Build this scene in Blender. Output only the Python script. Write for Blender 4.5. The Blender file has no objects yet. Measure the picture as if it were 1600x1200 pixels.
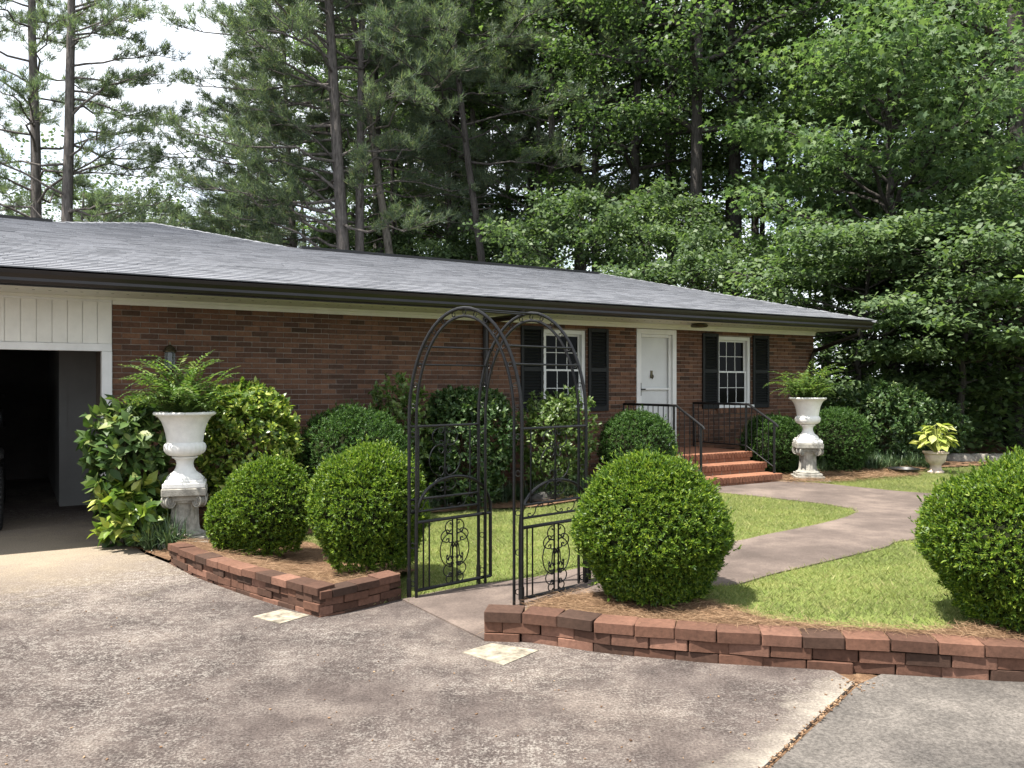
import bpy, bmesh, math, random
import numpy as np
from mathutils import Vector, Matrix
from mathutils.geometry import delaunay_2d_cdt
R = math.radians
rng = np.random.default_rng(7)
random.seed(7)
SC = bpy.context.scene
COL = SC.collection

# ------------------------------------------------------------------ camera, sky, sun, exposure
CAMZ = 1.7
FPX = 1294.0
cam = bpy.data.cameras.new('camera'); camo = bpy.data.objects.new('camera', cam); COL.objects.link(camo)
camo.location = (0, 0, CAMZ); camo.rotation_euler = (R(90), 0, 0)
cam.sensor_width = 36; cam.lens = 36*FPX/1600; cam.clip_start = .05; cam.clip_end = 1500
SC.camera = camo
SUN_EL, SUN_H = R(66), Vector((-.86, -.51, 0)).normalized()      # horizontal direction towards the sun
sd = Vector((SUN_H.x*math.cos(SUN_EL), SUN_H.y*math.cos(SUN_EL), math.sin(SUN_EL)))
sun = bpy.data.lights.new('sun', 'SUN'); sun.energy = 5.0; sun.angle = R(.6); sun.color = (1, .95, .87)
suno = bpy.data.objects.new('sun', sun); COL.objects.link(suno)
suno.rotation_euler = sd.to_track_quat('Z', 'Y').to_euler(); suno.location = (-20, -25, 50)
W = bpy.data.worlds.new('World'); SC.world = W; W.use_nodes = True
nt = W.node_tree; nt.nodes.clear()
wo = nt.nodes.new('ShaderNodeOutputWorld'); bg = nt.nodes.new('ShaderNodeBackground')
sky = nt.nodes.new('ShaderNodeTexSky'); sky.sky_type = 'NISHITA'; sky.sun_disc = False
sky.sun_elevation = SUN_EL; sky.sun_rotation = math.atan2(SUN_H.x, SUN_H.y)
sky.dust_density = 1.2; sky.air_density = 1.0
tc = nt.nodes.new('ShaderNodeTexCoord'); mp = nt.nodes.new('ShaderNodeMapping')
mp.inputs['Scale'].default_value = (1.6, 1.6, 3.4); mp.inputs['Location'].default_value = (.35, .2, .1)
cn = nt.nodes.new('ShaderNodeTexNoise'); cn.inputs['Scale'].default_value = 1.5; cn.inputs['Detail'].default_value = 7; cn.inputs['Roughness'].default_value = .58
cr = nt.nodes.new('ShaderNodeValToRGB'); cr.color_ramp.elements[0].position = .30; cr.color_ramp.elements[1].position = .53
cmx = nt.nodes.new('ShaderNodeMix'); cmx.data_type = 'RGBA'
cmx.inputs[7].default_value = (6.0, 6.35, 6.8, 1)
L = nt.links.new
L(tc.outputs['Generated'], mp.inputs['Vector']); L(mp.outputs['Vector'], cn.inputs['Vector']); L(cn.outputs['Fac'], cr.inputs['Fac'])
L(cr.outputs['Color'], cmx.inputs[0]); L(sky.outputs['Color'], cmx.inputs[6]); L(cmx.outputs[2], bg.inputs['Color'])
bg.inputs['Strength'].default_value = .1
L(bg.outputs['Background'], wo.inputs['Surface'])
vs = SC.view_settings; vs.view_transform = 'Standard'; vs.look = 'None'; vs.gamma = 1; vs.exposure = 1.4; vs.use_curve_mapping = False
SC.cycles.max_bounces = 8; SC.cycles.transparent_max_bounces = 8

# ------------------------------------------------------------------ materials
MATS = {}
class N:
    def __init__(s, name):
        m = bpy.data.materials.new(name); m.use_nodes = True; s.m = m; s.t = m.node_tree
        s.b = s.t.nodes['Principled BSDF']; s.out = s.t.nodes['Material Output']; MATS[name] = m
    def n(s, typ, **kw):
        x = s.t.nodes.new(typ)
        for k, v in kw.items():
            if k in x.inputs: x.inputs[k].default_value = v
            else: setattr(x, k, v)
        return x
    def l(s, a, b): s.t.links.new(a, b)
    def coord(s, kind='Object', scale=(1, 1, 1)):
        if kind == 'World': o = s.n('ShaderNodeNewGeometry').outputs['Position']
        else: o = s.n('ShaderNodeTexCoord').outputs[kind]
        m = s.n('ShaderNodeMapping', Scale=scale); s.l(o, m.inputs['Vector']); return m.outputs['Vector']
    def noise(s, vec, scale, detail=4, rough=.55):
        x = s.n('ShaderNodeTexNoise', Scale=scale, Detail=detail, Roughness=rough); s.l(vec, x.inputs['Vector']); return x.outputs['Fac']
    def ramp(s, fac, stops):
        x = s.n('ShaderNodeValToRGB'); e = x.color_ramp.elements
        while len(e) < len(stops): e.new(.5)
        for el, (p, c) in zip(e, stops):
            el.position = p; el.color = (c, c, c, 1) if isinstance(c, (int, float)) else (*c, 1)
        s.l(fac, x.inputs['Fac']); return x.outputs['Color']
    def mix(s, fac, a, b, typ='MIX'):
        x = s.n('ShaderNodeMix', data_type='RGBA', blend_type=typ)
        for v, i in ((fac, 0), (a, 6), (b, 7)):
            if isinstance(v, (int, float)): x.inputs[i].default_value = v
            elif isinstance(v, tuple): x.inputs[i].default_value = (*v, 1)
            else: s.l(v, x.inputs[i])
        return x.outputs[2]
    def rnd(s):      # one random number per object and per mesh island
        o = s.n('ShaderNodeObjectInfo').outputs['Random']; i = s.n('ShaderNodeNewGeometry').outputs['Random Per Island']
        a = s.n('ShaderNodeMath', operation='MULTIPLY'); s.l(o, a.inputs[0]); a.inputs[1].default_value = 7.31
        b = s.n('ShaderNodeMath', operation='ADD'); s.l(a.outputs[0], b.inputs[0]); s.l(i, b.inputs[1])
        w = s.n('ShaderNodeTexWhiteNoise', noise_dimensions='1D'); s.l(b.outputs[0], w.inputs['W']); return w.outputs['Value']
    def bump(s, h, strength, dist=.01):
        x = s.n('ShaderNodeBump', Strength=strength, Distance=dist); s.l(h, x.inputs['Height']); s.l(x.outputs['Normal'], s.b.inputs['Normal'])
    def set(s, col=None, rough=None, spec=None, metal=None):
        if col is not None:
            if isinstance(col, tuple): s.b.inputs['Base Color'].default_value = (*col, 1)
            else: s.l(col, s.b.inputs['Base Color'])
        if rough is not None: s.b.inputs['Roughness'].default_value = rough
        if spec is not None: s.b.inputs['Specular IOR Level'].default_value = spec
        if metal is not None: s.b.inputs['Metallic'].default_value = metal
        return s

def paint(name, col, rough=.5, var=.12, scale=6, spec=.4, bump=.08, metal=0):
    q = N(name); v = q.coord('World'); f = q.noise(v, scale, 5, .65)
    lo = tuple(c*(1-var*1.4) for c in col); hi = tuple(min(1, c*(1+var)) for c in col)
    q.set(q.ramp(f, [(.3, lo), (.7, hi)]), rough, spec, metal)
    if bump: q.bump(q.noise(v, scale*9, 3), bump)
    return q.m

def leafmat(name, stops, trans=.3, rough=.5, spec=.3, big=.0, tcol=None):
    q = N(name); c = q.ramp(q.rnd(), stops)
    if big:
        f = q.noise(q.coord('World'), big, 2); c = q.mix(.5, c, q.ramp(f, [(.35, (.55, .6, .55)), (.65, (1.25, 1.2, 1.1))]), 'MULTIPLY')
    q.set(c, rough, spec)
    tr = q.n('ShaderNodeBsdfTranslucent'); tm = q.mix(1.0, c, (1.25, 1.4, .7) if tcol is None else tcol, 'MULTIPLY'); q.l(tm, tr.inputs['Color'])
    mx = q.n('ShaderNodeMixShader', Fac=trans); q.l(q.b.outputs[0], mx.inputs[1]); q.l(tr.outputs[0], mx.inputs[2]); q.l(mx.outputs[0], q.out.inputs['Surface'])
    return q.m

def brickmat(name, stops, rough=.85, soot=.35):
    q = N(name); r = q.rnd(); v = q.coord('World')
    c = q.ramp(r, stops); f = q.noise(v, 34, 5, .7); f2 = q.noise(v, 1.7, 4, .6)
    c = q.mix(.75, c, q.ramp(f, [(.3, .58), (.55, 1.0), (.75, 1.3)]), 'MULTIPLY')
    c = q.mix(soot, c, q.ramp(f2, [(.35, .55), (.65, 1.15)]), 'MULTIPLY')
    q.set(c, rough, .2); q.bump(q.noise(v, 140, 4, .7), .5, .004); return q.m

M = {}
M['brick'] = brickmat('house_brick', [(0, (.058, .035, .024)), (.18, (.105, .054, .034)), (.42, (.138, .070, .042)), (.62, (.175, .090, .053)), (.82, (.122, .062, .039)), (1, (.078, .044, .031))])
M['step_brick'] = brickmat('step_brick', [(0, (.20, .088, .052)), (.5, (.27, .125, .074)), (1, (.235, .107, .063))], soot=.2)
M['edge_brick'] = brickmat('edging_brick', [(0, (.060, .036, .026)), (.3, (.098, .050, .034)), (.6, (.14, .070, .046)), (.8, (.22, .115, .080)), (1, (.09, .046, .031))], soot=.55)
q = N('mortar'); v = q.coord('World'); q.set(q.ramp(q.noise(v, 9, 5, .7), [(.3, (.17, .14, .115)), (.7, (.28, .235, .195))]), .95, .1); q.bump(q.noise(v, 160, 3), .4); M['mortar'] = q.m
M['white'] = paint('white_trim_paint', (.66, .66, .64), .45, .06, 5)
M['siding'] = paint('cream_siding', (.66, .65, .60), .5, .07, 4)
M['soffit'] = paint('cream_soffit', (.66, .65, .59), .55, .06, 3)
M['gutter'] = paint('brown_gutter', (.011, .008, .0075), .35, .25, 3, .4)
M['shutter'] = paint('black_shutter', (.0055, .0065, .0065), .55, .2, 12, .3)
M['iron'] = paint('black_iron', (.006, .006, .0065), .36, .5, 40, .35, .2)
M['steel_worn'] = paint('worn_arch_metal', (.006, .006, .0065), .38, .5, 30, .35, .15)
M['chrome'] = paint('bright_metal', (.62, .62, .60), .25, .1, 10, .5, 0, .9)
M['brass'] = paint('aged_brass', (.10, .085, .05), .4, .4, 20, .5, .1, .7)
M['rubber'] = paint('tyre_rubber', (.016, .016, .016), .8, .3, 20, .3, .3)
M['carpaint'] = paint('dark_car_paint', (.012, .014, .018), .2, .1, 3, .6, 0)
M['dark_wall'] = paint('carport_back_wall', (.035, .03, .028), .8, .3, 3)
M['dim_panel'] = paint('carport_inner_panel', (.17, .17, .165), .7, .1, 2)  # pale panel coloured dark: the dim carport's shade is in the colour
M['urn'] = paint('white_urn_paint', (.66, .65, .62), .6, .09, 9, .3, .3)
M['cast'] = paint('weathered_cast_stone', (.29, .275, .24), .9, .38, 11, .2, .5)
M['stone'] = paint('field_stone', (.24, .22, .19), .9, .35, 8, .2, .6)
M['dark_stone'] = paint('dark_stone', (.045, .043, .04), .9, .35, 8, .2, .6)
M['terracotta'] = paint('pale_terracotta', (.50, .40, .34), .85, .2, 9, .2, .3)
M['slab_grey'] = paint('grey_slab', (.27, .27, .26), .85, .15, 9, .2, .3)
M['black_plastic'] = paint('black_plastic', (.012, .012, .012), .45, .2, 10)
M['soil'] = paint('potting_soil', (.035, .024, .016), .95, .5, 30, .1, .8)
M['inner'] = paint('twig_shade_core', (.022, .026, .012), .95, .5, 25, .05, .9)  # dark colour puts the shade between twigs into the bush cores
M['stem'] = paint('shrub_stem', (.095, .07, .05), .9, .3, 20, .1, .5)
M['bark_pine'] = None
for nm, c in (('bark_pine', (.125, .112, .104)), ('bark_grey', (.15, .135, .115)), ('bark_dark', (.060, .054, .050))):
    q = N(nm); v = q.coord('World', (5, 5, 1.1)); f = q.noise(v, 3.2, 6, .7)
    q.set(q.ramp(f, [(.3, tuple(x*.35 for x in c)), (.5, c), (.72, tuple(x*1.55 for x in c))]), .95, .1); q.bump(f, .9, .05); M[nm] = q.m
q = N('glass'); q.set((.004, .005, .005), .06, .05); M['glass'] = q.m
q = N('lamp_glass'); q.set((.16, .18, .17), .15, .5); q.b.inputs['Transmission Weight'].default_value = .5; M['lamp_glass'] = q.m
# shingles
q = N('shingle'); v = q.coord('World'); r = q.rnd()
c = q.ramp(r, [(0, (.132, .136, .150)), (.35, (.158, .162, .177)), (.7, (.205, .210, .228)), (1, (.178, .182, .198))])
c = q.mix(.8, c, q.ramp(q.noise(v, 170, 3, .8), [(.3, .55), (.5, 1.0), (.72, 1.5)]), 'MULTIPLY')
c = q.mix(.5, c, q.ramp(q.noise(v, .9, 4, .6), [(.3, .85), (.7, 1.12)]), 'MULTIPLY')
q.set(c, .8, .35); q.bump(q.noise(v, 260, 2), .6, .004); M['shingle'] = q.m
# ground surfaces
q = N('driveway_concrete'); v = q.coord('World')
pos = q.n('ShaderNodeNewGeometry').outputs['Position']
big = q.noise(v, .5, 5, .6); mid = q.noise(v, 2.6, 7, .72); fin = q.noise(v, 17, 7, .78); vf = q.noise(v, 70, 5, .78)
c = q.ramp(mid, [(.30, (.050, .041, .038)), (.46, (.082, .067, .061)), (.58, (.120, .100, .090)), (.74, (.19, .165, .146))])
sp = q.ramp(q.mix(.5, fin, vf), [(.49, 0.0), (.56, 1.0)])           # pale lichen and bare aggregate
c = q.mix(q.mix(1, sp, q.ramp(big, [(.40, .06), (.60, .95)]), 'MULTIPLY'), c, (.245, .225, .202))
c = q.mix(.9, c, q.ramp(vf, [(.32, .36), (.5, 1.0), (.68, 1.5)]), 'MULTIPLY')
c = q.mix(1, c, q.ramp(q.noise(v, .33, 6, .65), [(.36, (.72, .70, .70)), (.5, (1.0, .98, .97)), (.62, (1.3, 1.28, 1.23))]), 'MULTIPLY')
def worn(c, fac, col): return q.mix(fac, c, q.mix(.8, col, q.ramp(vf, [(.3, .5), (.7, 1.3)]), 'MULTIPLY'))
def near(dist, wob, a, b):
    m2 = q.n('ShaderNodeMath', operation='MULTIPLY_ADD'); q.l(mid, m2.inputs[0]); m2.inputs[1].default_value = wob; q.l(dist, m2.inputs[2])
    mr = q.n('ShaderNodeMapRange'); mr.inputs['From Min'].default_value = b; mr.inputs['From Max'].default_value = a; q.l(m2.outputs[0], mr.inputs['Value']); return mr.outputs[0]
# the strip by the carport is worn to bare tan concrete, the slab edge at the joint crumbles pale
dv = q.n('ShaderNodeVectorMath', operation='DISTANCE'); q.l(pos, dv.inputs[0]); dv.inputs[1].default_value = (-5.2, 8.5, 0)
c = worn(c, near(dv.outputs['Value'], 3.4, 2.3, 4.3), (.31, .255, .19))
sb = q.n('ShaderNodeVectorMath', operation='SUBTRACT'); q.l(pos, sb.inputs[0]); sb.inputs[1].default_value = (1.965, 4.72, 0)
dt = q.n('ShaderNodeVectorMath', operation='DOT_PRODUCT'); q.l(sb.outputs[0], dt.inputs[0]); dt.inputs[1].default_value = (-.776, .631, 0)
c = worn(c, near(dt.outputs['Value'], .9, .36, .66), (.34, .30, .25))
q.set(c, .93, .15); q.bump(q.mix(.5, fin, vf), 1.0, .02); M['drive'] = q.m
q = N('walk_concrete'); v = q.coord('World')
c = q.ramp(q.noise(v, 1.6, 6, .65), [(.32, (.076, .060, .052)), (.5, (.112, .088, .076)), (.68, (.175, .138, .116))])
c = q.mix(.7, c, q.ramp(q.noise(v, 60, 5, .75), [(.32, .6), (.5, 1), (.7, 1.35)]), 'MULTIPLY')
q.set(c, .93, .15); q.bump(q.noise(v, 120, 4, .7), .6, .006); M['walk'] = q.m
q = N('side_slab_concrete'); v = q.coord('World')
c = q.ramp(q.noise(v, 1.1, 6, .65), [(.32, (.055, .050, .046)), (.5, (.090, .081, .073)), (.70, (.16, .143, .127))])
c = q.mix(.75, c, q.ramp(q.noise(v, 55, 6, .8), [(.36, .4), (.5, 1), (.64, 1.7)]), 'MULTIPLY')
q.set(c, .93, .15); q.bump(q.noise(v, 120, 4, .7), .6, .006); M['slab2'] = q.m
M['pale_slab'] = paint('pale_concrete', (.255, .225, .175), .95, .5, 11, .15, .4)
q = N('turf_soil'); v = q.coord('World'); q.set(q.ramp(q.noise(v, 2.5, 6, .7), [(.3, (.085, .115, .030)), (.55, (.135, .17, .045)), (.75, (.20, .19, .075))]), .95, .1); q.bump(q.noise(v, 60, 4), .8, .02); M['turf'] = q.m
q = N('pine_straw_soil'); v = q.coord('World'); q.set(q.ramp(q.noise(v, 12, 6, .75), [(.3, (.085, .050, .030)), (.55, (.19, .115, .068)), (.75, (.32, .215, .135))]), .95, .1); q.bump(q.noise(v, 40, 5, .7), 1, .03); M['mulch'] = q.m
q = N('forest_floor'); v = q.coord('World'); q.set(q.ramp(q.noise(v, 1.2, 8, .75), [(.3, (.03, .026, .014)), (.5, (.06, .05, .028)), (.7, (.06, .075, .025))]), .95, .1); q.bump(q.noise(v, 15, 5, .7), 1, .05); M['forest'] = q.m
# foliage
M['grass'] = leafmat('grass_blades', [(0, (.17, .20, .075)), (.5, (.25, .275, .108)), (.85, (.31, .31, .13)), (1, (.38, .34, .19))], .35, .6, .2, 1.6)
M['yew'] = leafmat('yew_leaf', [(0, (.024, .054, .010)), (.3, (.055, .110, .014)), (.65, (.118, .192, .022)), (1, (.235, .30, .034))], .35, .45, .3)
M['box'] = leafmat('boxwood_leaf', [(0, (.024, .055, .016)), (.5, (.045, .095, .024)), (1, (.085, .145, .034))], .3, .5, .2)
M['varieg'] = leafmat('variegated_leaf', [(0, (.045, .09, .016)), (.4, (.10, .17, .025)), (.7, (.21, .28, .04)), (1, (.38, .40, .10))], .3, .35, .45)
M['aucuba'] = leafmat('broad_leaf', [(0, (.035, .07, .02)), (.5, (.07, .125, .032)), (.85, (.12, .17, .05)), (1, (.22, .25, .09))], .25, .48, .3)
M['camellia'] = leafmat('glossy_leaf', [(0, (.024, .05, .017)), (.5, (.048, .092, .028)), (.85, (.08, .13, .04)), (1, (.13, .17, .06))], .2, .42, .35)
M['azalea'] = leafmat('light_leaf', [(0, (.045, .08, .02)), (.5, (.085, .14, .035)), (1, (.17, .22, .065))], .3, .42, .4)
M['fern'] = leafmat('fern_leaf', [(0, (.05, .10, .025)), (.6, (.10, .17, .035)), (1, (.19, .23, .06))], .35, .5, .3)
M['hosta'] = leafmat('hosta_leaf', [(0, (.20, .26, .05)), (.5, (.34, .37, .09)), (1, (.50, .48, .20))], .3, .45, .35)
M['liriope'] = leafmat('strap_leaf', [(0, (.030, .058, .026)), (.6, (.055, .095, .042)), (1, (.11, .145, .07))], .15, .4, .45)
M['straw'] = leafmat('pine_straw', [(0, (.085, .048, .028)), (.5, (.20, .12, .068)), (1, (.36, .245, .15))], .1, .7, .2)
M['needle'] = leafmat('pine_needle', [(0, (.072, .105, .084)), (.5, (.124, .165, .118)), (.9, (.172, .212, .128)), (1, (.19, .18, .10))], .45, .5, .3, .35)
M['gum'] = leafmat('sweetgum_leaf', [(0, (.065, .112, .055)), (.5, (.108, .170, .078)), (1, (.175, .24, .108))], .45, .55, .25, .5)
M['oak'] = leafmat('oak_leaf', [(0, (.048, .086, .038)), (.5, (.088, .142, .060)), (1, (.150, .212, .085))], .48, .5, .3, .4)
M['dogwood'] = leafmat('dogwood_leaf', [(0, (.056, .094, .046)), (.5, (.094, .145, .066)), (1, (.155, .212, .095))], .42, .5, .3, .6)
M['wood'] = leafmat('far_leaf', [(0, (.05, .078, .045)), (.5, (.085, .125, .065)), (1, (.125, .17, .08))], .3, .5, .3, .15)
M['young'] = leafmat('young_leaf', [(0, (.12, .19, .035)), (1, (.24, .31, .06))], .4, .4, .4)

# ------------------------------------------------------------------ helpers
def nrm(a): return a/np.maximum(np.linalg.norm(a, axis=-1, keepdims=True), 1e-9)
def frames(D, U):
    y = nrm(D); x = nrm(np.cross(y, U)); z = np.cross(x, y); return np.stack([x, y, z], axis=-1)
def scatter(tv, tf, P, Rm, S):
    tv = np.asarray(tv, float); tf = np.asarray(tf, int); P = np.asarray(P, float); n = len(P); S = np.asarray(S, float)
    if S.ndim == 1: S = S[:, None]
    V = np.einsum('nij,nkj->nki', Rm, tv[None]*S[:, None, :]) + P[:, None]
    F = tf[None] + (np.arange(n)*len(tv))[:, None, None]
    return V.reshape(-1, 3), F.reshape(-1, tf.shape[1])
def np_mesh(name, parts, mat, smooth=False):
    """parts: list of (V, F) numpy pairs, every F with its own polygon size"""
    me = bpy.data.meshes.new(name)
    Vs = []; lv = []; ls = []; off = 0; lo = 0
    for V, F in parts:
        if len(F) == 0: continue
        Vs.append(V); k = F.shape[1]; lv.append((F+off).ravel()); ls.append(np.arange(len(F))*k+lo); lo += F.size; off += len(V)
    V = np.concatenate(Vs); lv = np.concatenate(lv); ls = np.concatenate(ls)
    me.vertices.add(len(V)); me.vertices.foreach_set('co', V.astype(np.float32).ravel())
    me.loops.add(len(lv)); me.loops.foreach_set('vertex_index', lv.astype(np.int32))
    me.polygons.add(len(ls)); me.polygons.foreach_set('loop_start', ls.astype(np.int32))
    if smooth: me.polygons.foreach_set('use_smooth', np.ones(len(ls), bool))
    me.update(calc_edges=True); me.materials.append(mat); return me
def tubes(paths, sides=6):
    """paths: list of (points n x 3, radii n); one welded grid each, capped"""
    out = []
    for P, r in paths:
        P = np.asarray(P, float); r = np.broadcast_to(np.asarray(r, float), (len(P),))
        T = nrm(np.gradient(P, axis=0)); up = np.array([0, 0, 1.]) if abs(T[0, 2]) < .9 else np.array([1., 0, 0])
        U = np.empty_like(T); u = nrm(np.cross(T[0], up))
        for i in range(len(P)):
            u = u - T[i]*np.dot(u, T[i]); u = u/max(np.linalg.norm(u), 1e-9); U[i] = u
        B = np.cross(T, U); a = np.arange(sides)*2*np.pi/sides
        V = P[:, None]+r[:, None, None]*(np.cos(a)[None, :, None]*U[:, None]+np.sin(a)[None, :, None]*B[:, None])
        n = len(P); i = np.arange(n-1)[:, None]*sides; j = np.arange(sides)[None]; k = (j+1) % sides
        F = np.stack([i+j, i+k, i+sides+k, i+sides+j], -1).reshape(-1, 4)
        out.append((V.reshape(-1, 3), F))
        out.append((np.concatenate([V[0], V[-1]]), np.stack([np.arange(sides)[::-1], np.arange(sides)+sides])))
    return out
def link(o): COL.objects.link(o); return o
WL = {}
def tag(o, label=None, cat=None, group=None, kind=None):
    if label: o['label'] = label
    if cat: o['category'] = cat
    if group: o['group'] = group
    if kind: o['kind'] = kind
    return o
def thing(name, label, cat, loc=(0, 0, 0), rotz=0, group=None, scale=None):
    o = link(bpy.data.objects.new(name, None)); o.location = loc; o.rotation_euler = (0, 0, rotz); o.empty_display_size = .1
    if scale: o.scale = scale
    WL[o.name] = Vector(loc); return tag(o, label, cat, group)
def local(name, me, parent):                   # a part whose mesh is in its thing's own coordinates
    o = link(bpy.data.objects.new(name, me)); o.parent = parent; return o
def part(name, me, parent=None):               # a part whose mesh is in world coordinates
    o = link(bpy.data.objects.new(name, me))
    if parent: o.parent = parent; o.location = -WL[parent.name]
    WL[o.name] = Vector((0, 0, 0)); return o
def copy_tree(o, loc, rotz=0, scale=None, label=None, group=None):
    c = link(o.copy()); c.location = loc; c.rotation_euler = (0, 0, rotz); WL[c.name] = Vector(loc)
    if scale: c.scale = scale
    if label: c['label'] = label
    if group: c['group'] = group
    for ch in o.children:
        k = link(ch.copy()); k.parent = c
        for g in ch.children: z = link(g.copy()); z.parent = k
    return c
class MB:
    def __init__(s): s.v = []; s.f = []
    def add(s, V, F):
        o = len(s.v); s.v += [tuple(p) for p in V]; s.f += [tuple(i+o for i in f) for f in F]; return s
    def box(s, c, size, rot=None):
        rot = rot or Matrix.Identity(3); c = Vector(c); V = []
        for sx in (-.5, .5):
            for sy in (-.5, .5):
                for sz in (-.5, .5): V.append(c+rot @ Vector((sx*size[0], sy*size[1], sz*size[2])))
        return s.add(V, [(0, 1, 3, 2), (4, 6, 7, 5), (0, 4, 5, 1), (2, 3, 7, 6), (0, 2, 6, 4), (1, 5, 7, 3)])
    def tube(s, P, r, sides=8):
        for V, F in tubes([(np.array([tuple(p) for p in P], float), r)], sides): s.add(V, F)
        return s
    def lathe(s, prof, seg=32, mod=None):
        o = len(s.v); n = len(prof)
        for i, (r, z) in enumerate(prof):
            for j in range(seg):
                a = 2*math.pi*j/seg; rr = r*(mod(i, a) if mod else 1); s.v.append((rr*math.cos(a), rr*math.sin(a), z))
        for i in range(n-1):
            for j in range(seg): k = (j+1) % seg; s.f.append((o+i*seg+j, o+i*seg+k, o+(i+1)*seg+k, o+(i+1)*seg+j))
        s.f.append(tuple(o+j for j in range(seg))[::-1]); s.f.append(tuple(o+(n-1)*seg+j for j in range(seg))); return s
    def mesh(s, name, mat, smooth=False, bevel=0):
        me = bpy.data.meshes.new(name); me.from_pydata(s.v, [], s.f)
        bm = bmesh.new(); bm.from_mesh(me)
        if bevel: bmesh.ops.bevel(bm, geom=[e for e in bm.edges], offset=bevel, segments=1, affect='EDGES')
        bmesh.ops.recalc_face_normals(bm, faces=bm.faces); bm.to_mesh(me); bm.free()
        if smooth:
            me.polygons.foreach_set('use_smooth', np.ones(len(me.polygons), bool)); me.set_sharp_from_angle(angle=R(40))
        me.materials.append(mat); return me
_unit = {}
def unit(mat, bev=.05):
    k = (mat.name, bev)
    if k not in _unit: _unit[k] = MB().box((0, 0, 0), (1, 1, 1)).mesh('piece_'+mat.name, mat, bevel=bev)
    return _unit[k]
def pieces(name, parent, items, mat, limit=300, rest='rest', bev=.05, vis=None):
    """items: (centre, size, rotation). The ones that show largest become objects, the rest one stuff mesh"""
    def score(it):
        c, sz, _ = it; y = max(c[1], .3); px = c[0]/y*FPX+800; py = 600-(c[2]-CAMZ)/y*FPX
        inside = -20 < px < 1620 and -20 < py < 1220 and c[1] > 0
        s = sorted(sz); return (s[2]*s[1]/(y*y))*(1 if inside else .001)*(vis(it) if vis else 1)
    items = sorted(items, key=score, reverse=True)
    me = unit(mat, bev); off = WL[parent.name]
    for c, sz, rt in items[:limit]:
        o = link(bpy.data.objects.new(name, me)); o.parent = parent
        o.matrix_local = Matrix.Translation(Vector(c)-off) @ rt.to_4x4() @ Matrix.Diagonal((*sz, 1))
    if len(items) > limit:
        mb = MB()
        for c, sz, rt in items[limit:]: mb.box(c, sz, rt)
        tag(part(rest, mb.mesh(rest, mat), parent), kind='stuff')
def S01(t): t = min(1, max(0, t)); return t*t*(3-2*t)
def hgt(x, y): return .17*S01((x+.1)/1.6)
def gp(px, py, add=0):
    """the ground point seen at a pixel of the photograph"""
    u = (px-800)/FPX; z = add
    for _ in range(12):
        y = (CAMZ-z)*FPX/(py-600); z = hgt(u*y, y)+add
    return (u*y, y)
def at(px, py, y): return Vector(((px-800)/FPX*y, y, CAMZ+(600-py)/FPX*y))
def inpoly(P, poly):
    x, y = P[:, 0], P[:, 1]; c = np.zeros(len(P), bool); n = len(poly)
    for i in range(n):
        x1, y1 = poly[i]; x2, y2 = poly[(i+1) % n]
        if y1 == y2: continue
        c ^= ((y1 > y) != (y2 > y)) & (x < (x2-x1)*(y-y1)/(y2-y1)+x1)
    return c
def densify(poly, step):
    out = []
    for i in range(len(poly)):
        a = Vector(poly[i]); b = Vector(poly[(i+1) % len(poly)]); n = max(1, int((b-a).length/step))
        out += [tuple(a+(b-a)*k/n) for k in range(n)]
    return out
def smoothline(pts, n=8):
    pts = [Vector(p) for p in pts]; out = []
    for i in range(len(pts)-1):
        p0 = pts[max(i-1, 0)]; p1 = pts[i]; p2 = pts[i+1]; p3 = pts[min(i+2, len(pts)-1)]
        for k in range(n):
            t = k/n; out.append(.5*((2*p1)+(p2-p0)*t+(2*p0-5*p1+4*p2-p3)*t*t+(3*p1-p0-3*p2+p3)*t**3))
    out.append(pts[-1]); return [tuple(p) for p in out]
def sheet(name, poly, mat, zf, step=.25, skirt=0):
    b = densify(poly, step); bb = np.array(b); lo = bb.min(0); hi = bb.max(0)
    gx, gy = np.meshgrid(np.arange(lo[0]+step/2, hi[0], step), np.arange(lo[1]+step/2, hi[1], step)); g = np.stack([gx.ravel(), gy.ravel()], 1)
    g = g[inpoly(g, b)]; n = len(b)
    v, e, f, _, _, _ = delaunay_2d_cdt([Vector(p) for p in b]+[Vector(p) for p in g], [(i, (i+1) % n) for i in range(n)], [], 1, 1e-5)
    V = [(p.x, p.y, zf(p.x, p.y)) for p in v]; F = [tuple(x) for x in f]
    if skirt:
        o = len(V); V += [(x, y, zf(x, y)) for x, y in b]+[(x, y, zf(x, y)-skirt) for x, y in b]
        F += [(o+i, o+(i+1) % n, o+n+(i+1) % n, o+n+i) for i in range(n)]
    me = bpy.data.meshes.new(name); me.from_pydata(V, [], F)
    bm = bmesh.new(); bm.from_mesh(me)
    bmesh.ops.remove_doubles(bm, verts=bm.verts, dist=1e-4); bmesh.ops.recalc_face_normals(bm, faces=bm.faces); bm.to_mesh(me); bm.free()
    up = sum(p.normal.z*p.area for p in me.polygons)
    if up < 0: me.flip_normals()
    me.materials.append(mat); o = link(bpy.data.objects.new(name, me)); return tag(o, kind='structure')

# ------------------------------------------------------------------ the setting: ground, driveway, walk, lawn, beds
TH = R(31); DX, DY = math.cos(TH), math.sin(TH); P0 = (-4.73, 9.8)     # the house front runs along (DX, DY)
def H(d, n, z=0.0): return Vector((P0[0]+d*DX+n*DY, P0[1]+d*DY-n*DX, z))   # d along the front, n out of it
RH = Matrix(((DX, -DY, 0), (DY, DX, 0), (0, 0, 1)))
def h2(d, n): v = H(d, n); return (v.x, v.y)
def hb(mb, d0, d1, n0, n1, z0, z1): return mb.box(H((d0+d1)/2, (n0+n1)/2, (z0+z1)/2), (d1-d0, n1-n0, z1-z0), RH)

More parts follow.
